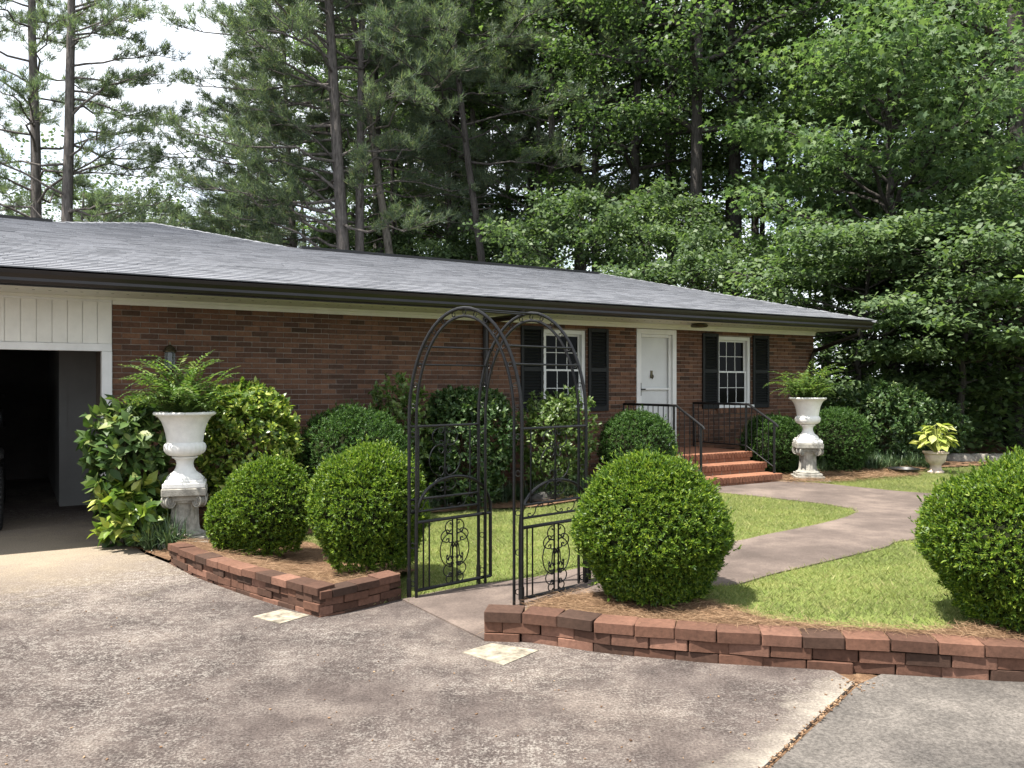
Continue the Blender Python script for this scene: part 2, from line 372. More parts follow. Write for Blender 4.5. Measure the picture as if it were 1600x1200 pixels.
def gp0(px, py): y = CAMZ*FPX/(py-600); return ((px-800)/FPX*y, y)
xs = np.concatenate([np.linspace(-400, -12, 24), np.arange(-11, -1, 1.), np.arange(-1, 2.2, .1), np.arange(3, 13, 1.), np.linspace(14, 400, 24)])
ys = np.concatenate([np.linspace(-60, 3, 12), np.arange(3.5, 6.9, .1), np.arange(7, 20, 1.), np.linspace(21, 600, 30)])
GX, GY = np.meshgrid(xs, ys)
GZ = np.array([(hgt(x, y)*S01((y-5.6)/.6))-.06 for x, y in zip(GX.ravel(), GY.ravel())])
nx = len(xs); ii, jj = np.meshgrid(np.arange(len(ys)-1), np.arange(nx-1), indexing='ij'); b0 = (ii*nx+jj).ravel()
tag(link(bpy.data.objects.new('ground', np_mesh('ground', [(np.stack([GX.ravel(), GY.ravel(), GZ], 1), np.stack([b0, b0+1, b0+nx+1, b0+nx], 1))], M['forest']))), kind='structure')

EDGE_R = smoothline([gp0(*p) for p in ((756, 1001), (826, 1004), (871, 1010), (957, 1022), (1047, 1030), (1110, 1036), (1300, 1047), (1525, 1060), (1600, 1064))]+[(4.4, 4.6), (6.2, 4.65), (8.5, 5.0)], 6)
EDGE_L = smoothline([gp(*p) for p in ((264, 880), (300, 899), (333, 912), (383, 930), (440, 948), (499, 965))], 6)
EDGE_C = [gp(499, 965), gp(545, 957), gp(628, 936)]
bed_edge = [gp(182, 833), gp(205, 850), gp(228, 866), gp(264, 880)]
J0 = Vector(gp0(1335, 1066)); J1 = Vector(gp0(1190, 1200)); jd = (J1-J0).normalized(); jn = Vector((jd.y, -jd.x)); Jf = J0+jd*20
ER = [Vector(p) for p in EDGE_R]; kj = min(range(len(ER)), key=lambda i: (ER[i]-J0).length)
drive = [(-22, -14), tuple(Jf), tuple(J0+jd*4), tuple(J0+jd*2), tuple(J0+jd*.05)]+[tuple(p) for p in ER[:kj]+[J0]][::-1]+[EDGE_C[2], EDGE_C[1]]+EDGE_L[::-1]+bed_edge[::-1][1:]+[h2(-.1, -.05), h2(-.1, -6.4), h2(-6.5, -6.4), h2(-6.5, 1.4), (-22, 3)]
sheet('driveway', drive, M['drive'], lambda x, y: 0.0, .5, .1)
off = Vector((.022, -.012))
slab = [tuple(J0+off), tuple(J0+jd*.05+off)]+[tuple(J0+jd*k+off) for k in (1, 2, 4)]+[tuple(Jf+off), (15, -14), (15, 4.9)]+[tuple(p) for p in ER[kj+1:]][::-1]
sheet('driveway_apron', slab, M['slab2'], lambda x, y: -.006, .5, .1)
# joint filler: soil, leaf crumbs
sheet('joint_soil', [tuple(J0-jn*.35-jd*.25), tuple(J0+jn*.35-jd*.25), tuple(J0+jn*.1+jd*.5), tuple(J0+jn*.1+jd*6), tuple(J0-jn*.1+jd*6), tuple(J0-jn*.1+jd*.5)], M['mulch'], lambda x, y: -.018, .2)
jl = []
for k in range(220):
    t = rng.random()**1.3*1.9-.05; c = J0+jd*t+jn*rng.normal(0, .010 if t > .15 else .05)+off*.5; s = rng.uniform(.006, .016)
    jl.append(((c.x, c.y, .002+rng.random()*.006), (s, s*rng.uniform(.3, .8), .004), Matrix.Rotation(rng.random()*6.3, 3, 'Z') @ Matrix.Rotation(rng.normal(0, .4), 3, 'X')))
mb = MB()
for c, s, r_ in jl: mb.box(c, s, r_)
tag(link(bpy.data.objects.new('joint_debris', mb.mesh('joint_debris', M['straw']))), 'dry leaf crumbs and bark lying in the driveway joint', 'debris', kind='stuff')
for nm, cs in (('paving_square', ((395, 964), (440, 953), (484, 962), (438, 975))), ('paving_square', ((722, 1020), (768, 1006), (842, 1017), (787, 1040)))):
    sheet(nm, [gp0(*c) for c in cs], M['pale_slab'], lambda x, y: .005, .2, .02)

walkL = smoothline([gp(628, 938), gp(690, 925), gp(748, 915), gp(810, 907), (1.0, 7.45), gp(1140, 848), gp(1200, 836), gp(1270, 822), gp(1318, 810), gp(1337, 801), gp(1326, 795), gp(1290, 789), gp(1240, 783), gp(1170, 775), gp(1105, 769)], 5)
walkR = smoothline([gp0(756, 1001), (.12, 5.75), (.62, 6.12), (1.15, 6.3), gp(1143, 915), gp(1210, 898), gp(1300, 877), gp(1381, 857), gp(1445, 843), (6.6, 8.7), (9, 9.3), (13, 9.8)], 5)
walkF = [(13, 11.4), (10, 11.1), (7.4, 11.4), gp(1465, 773), gp(1400, 768), gp(1340, 762), gp(1284, 756), gp(1226, 752)]
walk = walkL+[h2(7.55, 1.7), h2(9.35, 1.7)]+walkF[::-1]+walkR[::-1]
WALK = [(p[0], p[1]) for p in walk]
sheet('walkway', WALK, M['walk'], lambda x, y: hgt(x, y)*S01((y-5.5)/.9)+.012, .2, .05)
lawn = [EDGE_C[2]]+[(p[0]+.1, p[1]+.1) for p in EDGE_L[::-1]]+[h2(.2, .0), h2(12.3, 0), h2(12.3, -6), (9, 22), (26, 20), (26, 5.4)]+[(p[0], p[1]+.1) for p in EDGE_R[::-1]]
sheet('lawn', lawn, M['turf'], lambda x, y: hgt(x, y)*S01((y-5.0)/.5), .3)
def pdist(x, y, line):
    b = 1e9
    for i in range(len(line)-1):
        ax, ay = line[i]; bx, by = line[i+1]; dx, dy = bx-ax, by-ay; t = max(0, min(1, ((x-ax)*dx+(y-ay)*dy)/(dx*dx+dy*dy+1e-9)))
        b = min(b, math.hypot(x-ax-t*dx, y-ay-t*dy))
    return b
bedL = [(p[0]+.03, p[1]+.03) for p in EDGE_L]+[(EDGE_C[1][0]-.02, EDGE_C[1][1]+.05), (EDGE_C[2][0]-.02, EDGE_C[2][1]+.05), (-.95, 7.0), (-.85, 7.45), (-1.15, 7.85), (-1.75, 8.15), (-2.1, 8.75), (-2.9, 9.2), (-3.5, 9.2)]
bedLz = lambda x, y: .02+.15*S01(1-(pdist(x, y, EDGE_L[:-1]+EDGE_C)-.1)/.9)
sheet('mulch_bed', bedL, M['mulch'], bedLz, .12)
bedR = [(p[0], p[1]+.06) for p in EDGE_R]+[(8.6, 5.9), (5.0, 5.75)]+[gp(1560, 980), gp(1450, 990), gp(1300, 984), gp(1200, 972), gp(1135, 954), gp(1080, 936), (.85, 6.25), (.35, 6.05), (.02, 5.72)]
bedRz = lambda x, y: max(hgt(x, y), .13*S01((x+.15)/.35))+.022
sheet('mulch_bed', bedR, M['mulch'], bedRz, .12)
bedH = bed_edge+[(-3.45, 8.95), (-2.9, 9.1), gp(480, 838), gp(560, 822), gp(650, 806), gp(755, 797), gp(905, 784), gp(1050, 776), gp(1100, 769), h2(7.5, 1.6), h2(7.5, .02), h2(-.02, .02)]
bedHz = lambda x, y: hgt(x, y)+.028
sheet('mulch_bed', bedH, M['mulch'], bedHz, .25)
bedF = [h2(9.35, .02), h2(9.35, 1.75), gp(1230, 753), gp(1290, 752), gp(1350, 748), gp(1420, 741), (7.5, 14.9), (9.5, 15.6), (13, 15.3), (22, 15.5), (22, 21), (9, 23), h2(12.5, -7), h2(12.5, .02)]
sheet('mulch_bed', bedF, M['mulch'], bedHz, .35)

# ------------------------------------------------------------------ the house
ZT, ZS = 2.647, 2.72             # top of the brickwork, soffit
house = thing('brick_house', 'low red brick ranch house with grey shingle roof, white door and dark shutters', 'house', H(6, 0, 0))
OPEN = [(6.10, 6.92, 1.27, 2.56), (9.84, 10.68, 1.27, 2.56), (7.95, 8.83, .60, 2.63)]
LEN = 12.4

mb = MB()
cuts = sorted({0.0, LEN}|{o[0] for o in OPEN}|{o[1] for o in OPEN})
for a, b in zip(cuts[:-1], cuts[1:]):
    z = -.15
    for o in sorted((o for o in OPEN if o[0] <= a+1e-6 and b-1e-6 <= o[1]), key=lambda o: o[2]):
        hb(mb, a, b, -.2, -.010, z, o[2]); z = o[3]
    hb(mb, a, b, -.2, -.010, z, ZS+.02)
hb(mb, LEN-.2, LEN-.01, -9.2, -.2, -.15, ZS+.02); hb(mb, .0, .19, -6.5, -.2, -.15, ZS+.3); hb(mb, .19, LEN-.2, -9.2, -9.0, -.15, ZS+.02)
wall = part('brick_wall', mb.mesh('brick_wall', M['mortar']), house)
items = []; PZ = .0677; PD = .203
row = 0; z = ZT-PZ/2
while z > -.12:
    segs = [(0.0, LEN)]
    for o0, o1, z0, z1 in OPEN:
        if z+.02 > (z0-.1 if z0 > 1 else z0) and z-.02 < z1:
            segs = [s for a, b in segs for s in ((a, min(b, o0)), (max(a, o1), b)) if s[1]-s[0] > .02]
    d0 = -.1 if row % 2 else 0.0
    for a, b in segs:
        k = math.floor((a-d0)/PD)
        while d0+k*PD < b:
            l = max(a, d0+k*PD+.0045); r_ = min(b, d0+(k+1)*PD-.0045); k += 1
            if r_-l > .025:
                j = rng.normal(0, .0018)
                items.append((H((l+r_)/2, -.045+j, z+rng.normal(0, .0008)), (r_-l, .09, .0575), RH))
    z -= PZ; row += 1
for o0, o1, z0, z1 in OPEN[:2]:           # rowlock sills
    n = round((o1-o0+.1)/.0677)
    for k in range(n):
        d = o0-.05+(k+.5)*(o1-o0+.1)/n; items.append((H(d, -.03, z0-.05), ((o1-o0+.1)/n-.009, .13, .094), RH))
RS = RH @ Matrix.Rotation(R(90), 3, 'Z')
side = []
for row in range(39):
    z = ZT-PZ/2-row*PZ
    for k in range(44):
        n0 = -k*PD-(.1 if row % 2 else 0); 
        if n0 < -9: break
        side.append((H(LEN-.045, min(-.1, n0-.1), z), (.194, .09, .0575), RS))
shrub_hide = lambda it: 1.0 if it[0][2] > 1.15 else .25
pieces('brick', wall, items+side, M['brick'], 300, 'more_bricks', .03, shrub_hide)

# frieze, soffit, fascia
def hpart(name, boxes, mat, parent=house, bevel=0):
    mb = MB()
    for b in boxes: hb(mb, *b)
    return part(name, mb.mesh(name, mat, bevel=bevel), parent)
hpart('frieze_board', [(.0, LEN+.02, -.012, .022, ZT-.006, ZS-.002), (LEN-.012, LEN+.022, -9.2, -.012, ZT-.006, ZS-.002)], M['soffit'])
OV = 1.02; RE = LEN+.2
sof = hpart('soffit', [(-8.0, RE, -.02, OV, ZS, ZS+.02), (LEN-.1, RE, -10, -.02, ZS+.001, ZS+.021)], M['soffit'])
hpart('crown_moulding', [(.0, LEN, .022, .06, ZS-.03, ZS-.001), (-6, -.0, .03, .07, ZS-.032, ZS-.001)], M['soffit'])
mb = MB()
for k in range(120):
    d = -3+k*.155
    if d < RE-.1: hb(mb, d, d+.028, .50, .515, ZS-.002, ZS+.004)
tag(part('soffit_vents', mb.mesh('soffit_vents', M['black_plastic']), sof), kind='stuff')
hpart('fascia', [(-8, RE, OV, OV+.02, ZS-.02, ZS+.13), (RE, RE+.02, -10, OV+.02, ZS-.02, ZS+.13)], M['gutter'])
# gutters: a K profile swept along the eave
def gutter(p, q, out):
    prof = [(0, .0), (.075, .0), (.092, .03), (.088, .06), (.115, .10), (.122, .135), (.114, .138), (.106, .10), (.0, .10)]
    mb = MB(); V = []
    for e in (p, q):
        for x, z in prof: V.append(e+out*x+Vector((0, 0, z)))
    n = len(prof); mb.add(V, [(i, (i+1) % n, n+(i+1) % n, n+i) for i in range(n)]+[tuple(range(n))[::-1], tuple(range(n, 2*n))])
    return mb
NV = Vector((DY, -DX, 0)); DV = Vector((DX, DY, 0))
ZG = ZS-.005
part('gutter', gutter(H(-8, OV+.021, ZG), H(RE+.03, OV+.021, ZG), NV).mesh('gutter', M['gutter']), house)
part('gutter', gutter(H(RE+.021, OV, ZG), H(RE+.021, -10, ZG), DV).mesh('gutter', M['gutter']), house)
def downspout(d, n0):
    t = .075; mb = MB()
    pts = [H(d, OV+.07, ZG), H(d, OV+.07, ZG-.10), H(d, .11, ZG-.38), H(d, .055, ZG-.5), H(d, .055, .16), H(d, .16, .07), H(d, .34, .045)]
    mb.tube(pts, .042, 8); return mb
ds = part('downspout', downspout(LEN-.12, 0).mesh('downspout', M['gutter'], True), house)
mb = MB(); mb.tube([H(5.03, .055, ZS), H(5.03, .055, .16), H(5.03, .16, .08), H(5.03, .34, .05)], .045, 8)
part('downspout', mb.mesh('downspout', M['gutter'], True), house)
mb = MB(); mb.tube([H(5.03, OV+.07, ZG+.02), H(5.03, OV+.07, ZG-.05), H(5.03, OV-.1, ZG-.075), H(5.03, .10, ZG-.07), H(5.03, .06, ZG-.16)], .042, 8)
part('downspout_elbow', mb.mesh('downspout_elbow', M['gutter'], True), house)

# roof
NE, ZE, PT = OV+.13, ZS+.145, .25
def rz(n): return ZE+PT*(NE-n)
NR = -3.9
FR = [(-8.0, NE), (RE+.13, NE), (10.2, NR), (3.2, NR), (1.37, -6.9), (-.4, -4.95), (-8.0, -4.95)]
mb = MB(); o = [H(d, n, rz(n)-.02) for d, n in FR]; zr = rz(NR)
mb.add(o, [tuple(range(len(o)))])
e1 = H(RE+.13, -9.9, ZE-.02); mb.add([o[1], e1, o[2]], [(0, 1, 2)])
b1 = H(3.2, -9.9, ZE+.1); mb.add([o[2], e1, H(6.5, -9.9, ZE-.02), o[3]], [(0, 1, 2, 3)])
pk = H(1.37, -14, rz(-6.9)-.02)
mb.add([o[3], H(6.5, -9.9, ZE-.02), H(6.5, -14, ZE-.02), pk, o[4]], [(0, 1, 4), (1, 2, 3, 4)])
mb.add([o[5], o[4], pk, H(-4, -14, ZE+.3), H(-4, -9.9, ZE+.3)], [(0, 1, 2), (0, 2, 3, 4)])
mb.add([o[5], H(-4, -9.9, ZE+.3), H(-8, -9.9, ZE+.3), o[6]], [(0, 1, 2, 3)])
roof = part('roof', mb.mesh('roof', M['shingle']), house)
items = []; sl = math.sqrt(1+PT*PT); EX = .142/sl
RT = RH @ Matrix.Rotation(math.atan(PT)-.066, 3, 'X')
def drange(n):
    t = (NE-n)/(NE-NR)
    if n >= NR: return [(-5.2, RE+.13+(10.2-RE-.13)*t)]
    hi = 3.2+(1.37-3.2)*(NR-n)/(NR+6.9)
    lo = -5.2 if n > -4.95 else -.4+(1.77)*(-4.95-n)/(1.95)
    return [(lo, hi)] if hi > lo+.05 else []
n = NE; row = 0
while n > -6.9:
    for a, b in drange(n-EX*.5):
        d = a-rng.random()*.2
        while d < b:
            w = rng.choice([.2, .26, .3, .34, .42]); l = max(a, d); r_ = min(b, d+w-.004); d += w
            if r_-l > .03:
                th = rng.normal(.0145, .0008)
                items.append((H((l+r_)/2, n-EX*.62, rz(n-EX*.62)+.002+th*.5), (r_-l, .142*1.25, th), RT))
    n -= EX; row += 1
pieces('shingle', roof, items, M['shingle'], 300, 'more_shingles', .02)
# ridge vents and hip caps
def cap(a, b, w, name='ridge_cap'):
    a = Vector(a); b = Vector(b); t = (b-a).normalized(); s = t.cross(Vector((0, 0, 1))).normalized(); n = max(1, int((b-a).length/.24))
    for k in range(n):
        p = a+(b-a)*(k/n); q_ = a+(b-a)*((k+1.12)/n); lift = Vector((0, 0, .022+.006)); lf2 = Vector((0, 0, .016))
        V = []
        for e, lf in ((p, lf2), (q_, lift)):
            for sgn in (-1, 0, 1): V.append(e+s*sgn*w+lf+Vector((0, 0, -abs(sgn)*w*.24)))
        yield V
for a, b in ((H(RE+.13, NE, ZE), H(10.2, NR, zr)), (H(3.2, NR, zr), H(1.37, -6.9, rz(-6.9))), (H(1.37, -6.9, rz(-6.9)), H(-.4, -4.95, rz(-4.95)))):
    for V in cap(a, b, .14):
        mb = MB(); mb.add(V+[v_-Vector((0, 0, .02)) for v_ in V], [(0, 1, 4, 3), (1, 2, 5, 4), (6, 9, 10, 7), (7, 10, 11, 8), (0, 3, 9, 6), (2, 8, 11, 5), (0, 6, 7, 1), (1, 7, 8, 2), (3, 4, 10, 9), (4, 5, 11, 10)])
        part('cap_shingle', mb.mesh('cap_shingle', M['shingle']), roof)
hpart('ridge_vent', [(3.4, 10.0, NR-.16, NR+.14, zr-.015, zr+.035)], M['black_plastic'], roof)
hpart('ridge_vent', [(-8, -.45, -4.95-.16, -4.95+.14, rz(-4.95)-.015, rz(-4.95)+.035)], M['black_plastic'], roof)

# windows, shutters
def window(d0, d1, z0, z1, label):
    mb = MB(); t = .065
    hb(mb, d0, d0+t, -.13, -.035, z0, z1); hb(mb, d1-t, d1, -.13, -.035, z0, z1); hb(mb, d0+t, d1-t, -.13, -.037, z1-t, z1)
    w = part('window', mb.mesh('window', M['white'], bevel=.004), house); w['label'] = label
    mb = MB(); hb(mb, d0-.03, d1+.03, -.10, .045, z0-.002, z0+.05); part('sill', mb.mesh('sill', M['white'], bevel=.004), w)
    zm = (z0+z1)/2+.0; a, b = d0+t, d1-t
    for i, (u0, u1, nn) in enumerate(((z0+.05, zm+.02, -.075), (zm-.02, z1-t, -.105))):
        mb = MB(); s = .03
        hb(mb, a, a+s, nn-.03, nn, u0, u1); hb(mb, b-s, b, nn-.03, nn, u0, u1); hb(mb, a+s, b-s, nn-.03, nn-.001, u0, u0+s+.01); hb(mb, a+s, b-s, nn-.03, nn-.001, u1-s, u1)
        part('sash', mb.mesh('sash', M['white'], bevel=.003), w)
        cw = (b-a-2*s)/3; rh = (u1-u0-2*s-.01)/2
        mb = MB()
        for k in (1, 2): hb(mb, a+s+k*cw-.005, a+s+k*cw+.005, nn-.022, nn-.004, u0+s+.01, u1-s)
        hb(mb, a+s, b-s, nn-.021, nn-.005, u0+s+.01+rh-.005, u0+s+.01+rh+.005)
        part('muntin', mb.mesh('muntin', M['white']), w)
        for k in range(3):
            for r_ in range(2):
                mb = MB(); tl = rng.normal(0, .0012)
                hb(mb, a+s+k*cw, a+s+(k+1)*cw, nn-.018+tl, nn-.013+tl, u0+s+.01+r_*rh, u0+s+.01+(r_+1)*rh); part('pane', mb.mesh('pane', M['glass']), w)
    return w
window(*OPEN[0], 'window between dark shutters, behind the metal arch')
window(*OPEN[1], 'window between dark shutters, right of the door')
def shutter(d0, d1):
    z0, z1 = 1.26, 2.60; mb = MB(); t = .05
    hb(mb, d0, d0+t, .004, .034, z0, z1); hb(mb, d1-t, d1, .004, .034, z0, z1)
    for a, b in ((z0, z0+.08), ((z0+z1)/2-.035, (z0+z1)/2+.035), (z1-.06, z1)): hb(mb, d0+t, d1-t, .004, .033, a, b)
    hb(mb, d0+t, d1-t, .003, .008, z0+.08, z1-.06)
    s = part('shutter', mb.mesh('shutter', M['shutter'], bevel=.003), house)
    me = unit(M['shutter'], .05); rl = RH @ Matrix.Rotation(R(-38), 3, 'X')
    for a, b in ((z0+.08, (z0+z1)/2-.035), ((z0+z1)/2+.035, z1-.06)):
        n = round((b-a)/.048)
        for k in range(n):
            o = link(bpy.data.objects.new('louver', me)); o.parent = s
            o.matrix_local = Matrix.Translation(H((d0+d1)/2, .019, a+(k+.5)*(b-a)/n)) @ rl.to_4x4() @ Matrix.Diagonal((d1-d0-2*t, .007, .046, 1))
for a, b in ((5.67, 6.075), (6.945, 7.35), (9.44, 9.82), (10.70, 11.12)): shutter(a, b)
# the door
d0, d1, z0, z1 = OPEN[2]
mb = MB(); t = .085
hb(mb, d0, d0+t, -.12, .02, z0, z1); hb(mb, d1-t, d1, -.12, .02, z0, z1); hb(mb, d0+t, d1-t, -.12, .018, z1-t, z1)
door = part('door', mb.mesh('door', M['white'], bevel=.004), house)
mb = MB(); a, b, u1 = d0+t, d1-t, z1-t; s = .05; nn = -.025
hb(mb, a, a+s, nn-.035, nn, z0+.03, u1); hb(mb, b-s, b, nn-.035, nn, z0+.03, u1); hb(mb, a+s, b-s, nn-.035, nn-.001, u1-s, u1); hb(mb, a+s, b-s, nn-.035, nn-.001, z0+.03, z0+.12); hb(mb, a+s, b-s, nn-.03, nn-.002, 1.60, 1.635)
part('storm_door_frame', mb.mesh('storm_door_frame', M['white'], bevel=.004), door)
hpart('door_leaf', [(a, b, -.115, -.075, z0+.02, u1)], paint('door_grey_white', (.56, .57, .56), .45, .05, 3), door)
hpart('threshold', [(d0, d1, -.12, .05, z0-.0, z0+.028)], M['chrome'], door)
mb = MB(); hb(mb, a+.012, a+.04, nn, nn+.012, 1.50, 1.72); hb(mb, a+.02, a+.12, nn+.012, nn+.03, 1.60, 1.622); part('handle', mb.mesh('handle', M['iron'], bevel=.003), door)
mb = MB(); c = (a+b)/2-.05
hb(mb, c-.022, c+.022, -.074, -.062, 1.80, 1.93); mb.tube([H(c-.025, -.055, 1.86), H(c-.028, -.05, 1.82), H(c, -.045, 1.79), H(c+.028, -.05, 1.82), H(c+.025, -.055, 1.86)], .008, 6)
part('knocker', mb.mesh('knocker', M['brass']), door)
mb = MB(); cl = []
for k in range(24): pass
mb = MB(); mb.lathe([(.13, 0), (.15, .02), (.13, .05), (.06, .062)], 20)
pl = mb.mesh('porch_light', M['brass'], True); o = part('porch_light', pl, house); o.location = H(8.9, .5, ZS-.062)-WL[house.name]

# carport: header boards, jamb, inner walls
hd = hpart('carport_header', [(-6.2, -.005, -.05, .0, 2.1, ZS-.004)], M['siding'])
its = []
k = 0; d = -.006
while d > -6.1:
    its.append((H(d-.076, .006, 2.44), (.148, .016, .53), RH)); d -= .155
pieces('siding_board', hd, its, M['siding'], 300, 'rest', .03)
hpart('header_trim', [(-6.2, -.006, .0, .032, 2.085, 2.172), (-6.2, -.006, .0, .028, 2.665, ZS-.003)], M['white'], house, .004)
hpart('jamb', [(-.115, -.003, -.14, .03, .0, 2.084)], M['white'], house, .005)
hpart('jamb', [(-6.2, -6.08, -.14, .03, .0, 2.084)], M['white'], house, .005)
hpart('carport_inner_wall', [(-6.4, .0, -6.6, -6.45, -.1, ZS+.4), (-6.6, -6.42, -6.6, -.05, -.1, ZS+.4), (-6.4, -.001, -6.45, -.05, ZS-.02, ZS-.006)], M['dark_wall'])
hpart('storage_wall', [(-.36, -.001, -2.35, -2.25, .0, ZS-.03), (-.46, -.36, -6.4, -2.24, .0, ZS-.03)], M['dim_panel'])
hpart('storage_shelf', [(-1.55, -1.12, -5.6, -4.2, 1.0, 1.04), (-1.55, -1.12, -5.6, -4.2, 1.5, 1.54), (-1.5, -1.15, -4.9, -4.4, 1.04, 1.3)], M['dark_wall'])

# lantern on the wall
lt = thing('wall_lantern', 'aged brass lantern with ribbed glass on the brick wall behind the urn', 'lantern', H(.62, .0, 1.86))
mb = MB(); hb(mb, .58, .66, .0, .02, 1.86, 2.02); mb.tube([H(.62, .02, 1.93), H(.62, .08, 1.92), H(.62, .11, 1.9)], .012, 6); part('bracket', mb.mesh('bracket', M['brass']), lt)
def lath_at(prof, seg, p, mod=None):
    mb = MB(); mb.lathe(prof, seg, mod); mb.v = [(x+p[0], y+p[1], z+p[2]) for x, y, z in mb.v]; return mb
c = H(.62, .115, 1.85)
part('glass', lath_at([(.035, .02), (.058, .04), (.062, .2), (.055, .24)], 16, c, lambda i, a: 1+.06*math.cos(8*a)).mesh('glass', M['lamp_glass'], True), lt)
part('cap', lath_at([(.075, .235), (.078, .25), (.06, .27), (.066, .28), (.05, .30), (.012, .325), (.010, .36)], 16, c).mesh('cap', M['brass'], True), lt)
part('base', lath_at([(.012, -.02), (.04, .0), (.05, .02), (.045, .03)], 16, c).mesh('base', M['brass'], True), lt)

# brick steps
st = thing('brick_steps', 'three orange brick steps and landing in front of the white door', 'steps', H(8.4, 1, .17))
SD0, SD1 = 7.55, 9.30
mb = MB(); LV = [(.606, 1.30), (.455, 1.61), (.305, 1.92)]
hb(mb, SD0+.02, SD1-.02, .0, 1.27, -.05, .59); hb(mb, SD0+.021, SD1-.021, 1.0, 1.58, -.05, .44); hb(mb, SD0+.022, SD1-.022, 1.0, 1.89, -.05, .29)
core = part('mortar_core', mb.mesh('mortar_core', M['mortar']), st)
its = []
for i, (zt, nf) in enumerate(LV):
    m = 26; w = (SD1-SD0)/m
    for k in range(m): its.append((H(SD0+(k+.5)*w, nf-.1+rng.normal(0, .002), zt-.046), (w-.009, .2, .092), RH))
    nb = 9; w2 = (SD1-SD0-.04)/nb
    for k in range(nb): its.append((H(SD0+.02+(k+.5)*w2, nf-.075, zt-.125), (w2-.01, .1, .056), RH))
    back = 0.0 if i == 0 else LV[i-1][1]-.02
    rows = max(1, round((nf-.2-back)/.105))
    for r_ in range(rows):
        for k in range(-1, 9):
            l = max(SD0, SD0+(k+(.5 if r_ % 2 else 0))*.2); q_ = min(SD1, SD0+(k+1+(.5 if r_ % 2 else 0))*.2)
            if q_-l > .04: its.append((H((l+q_)/2, back+(r_+.5)*(nf-.2-back)/rows, zt-.03), (q_-l-.008, (nf-.2-back)/rows-.008, .058), RH))
    for sd, nrow in ((SD1-.045, 5), (SD0+.045, 5)):
        for r_ in range(6):
            zz = zt-.125-r_*.0677
            if zz < .1 or (i > 0): continue
            for k in range(6): its.append((H(sd, .1+k*.203+(.1 if r_ % 2 else 0), zz), (.195, .09, .057), RS))
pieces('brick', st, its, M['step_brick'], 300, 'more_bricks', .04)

def railing(d, label):
    t = thing('iron_railing', label, 'railing', H(d, .1, .606), group='railings of the brick steps')
    A = H(d, .04, 1.37); B = H(d, 1.31, 1.37); C = H(d, 1.88, 1.07)
    def tb(name, P, r, sides=6): part(name, MB().tube(P, r, sides).mesh(name, M['iron'], True), t)
    part('top_rail', MB().tube([A, B, C, C+(C-B).normalized()*.04+Vector((0, 0, -.02))], .02, 8).mesh('top_rail', M['iron'], True), t)
    tb('post', [H(d, .05, .60), A], .016); tb('post', [H(d, 1.26, .60), H(d, 1.26, 1.37)], .019); tb('post', [H(d, 1.84, .303), H(d, 1.84, 1.09)], .021)
    tb('lower_rail', [H(d, .05, .70), H(d, 1.26, .70)], .011); tb('lower_rail', [H(d, 1.26, .70), H(d, 1.84, .40)], .011)
    for k in range(1, 10): n = .05+k*1.21/10; tb('baluster', [H(d, n, .70), H(d, n, 1.37)], .0075, 5)
    for k in range(1, 5): n = 1.26+k*.58/5; f = k/5; tb('baluster', [H(d, n, .70-.30*f), H(d, n, 1.385-.29*f)], .0075, 5)
    return t
railing(SD0+.10, 'black iron railing on the arch side of the brick steps'); railing(SD1-.10, 'black iron railing on the window side of the brick steps')

# ------------------------------------------------------------------ brick edging of the beds
def edging(lines, label, courses, L=.245, T=.115, Hc=.064, base=None, seed=1):
    g = np.random.default_rng(seed); c0 = Vector(lines[0][0])
    t = thing('brick_edging', label, 'brick edging', (c0.x, c0.y, 0)); its = []
    for line in lines:
        P = [Vector(p) for p in line]; cum = [0]
        for a, b in zip(P[:-1], P[1:]): cum.append(cum[-1]+(b-a).length)
        def pos(s):
            s = min(max(s, 0), cum[-1]-1e-4)
            for i in range(len(P)-1):
                if s <= cum[i+1]: return P[i]+(P[i+1]-P[i])*((s-cum[i])/(cum[i+1]-cum[i]+1e-9))
            return P[-1]
        for c in range(courses):
            s = 0.0 if c % 2 == 0 else -L*.5
            top = c == courses-1
            while s < cum[-1]-.03:
                ln = L*g.uniform(.93, 1.04); a = max(s, 0); e = min(s+ln, cum[-1]); s += ln
                if e-a < .06: continue
                A = pos(a); B = pos(e); d = (B-A).normalized(); nrm_ = Vector((-d.y, d.x)); m = (A+B)/2
                th = T*(1.45 if top else 1); ins = th/2+(-.012 if top else g.normal(.006, .006))
                z0 = -.02+c*Hc+(base(a/cum[-1]) if base else 0); q_ = m+nrm_*ins
                rot = Matrix.Rotation(math.atan2(d.y, d.x)+g.normal(0, .02 if not top else .025), 3, 'Z') @ Matrix.Rotation(g.normal(0, .012), 3, 'Y') @ Matrix.Rotation(g.normal(0, .02), 3, 'X')
                its.append(((q_.x, q_.y, z0+Hc/2+g.normal(0, .0015)), ((e-a)*g.uniform(.965, .99), th, Hc*g.uniform(.93, .975)), rot))
    pieces('brick', t, its, M['edge_brick'], 300, 'more_bricks', .03)
    return t
edging([EDGE_R], 'long low dry-stacked brick edging curving in front of the right-hand lawn', 3, .255, .13, .073, seed=3)
edging([EDGE_L, EDGE_C], 'dry-stacked brick edging turning a corner beside the metal arch', 4, .215, .11, .06, lambda f: -.03+.03*f, seed=5)

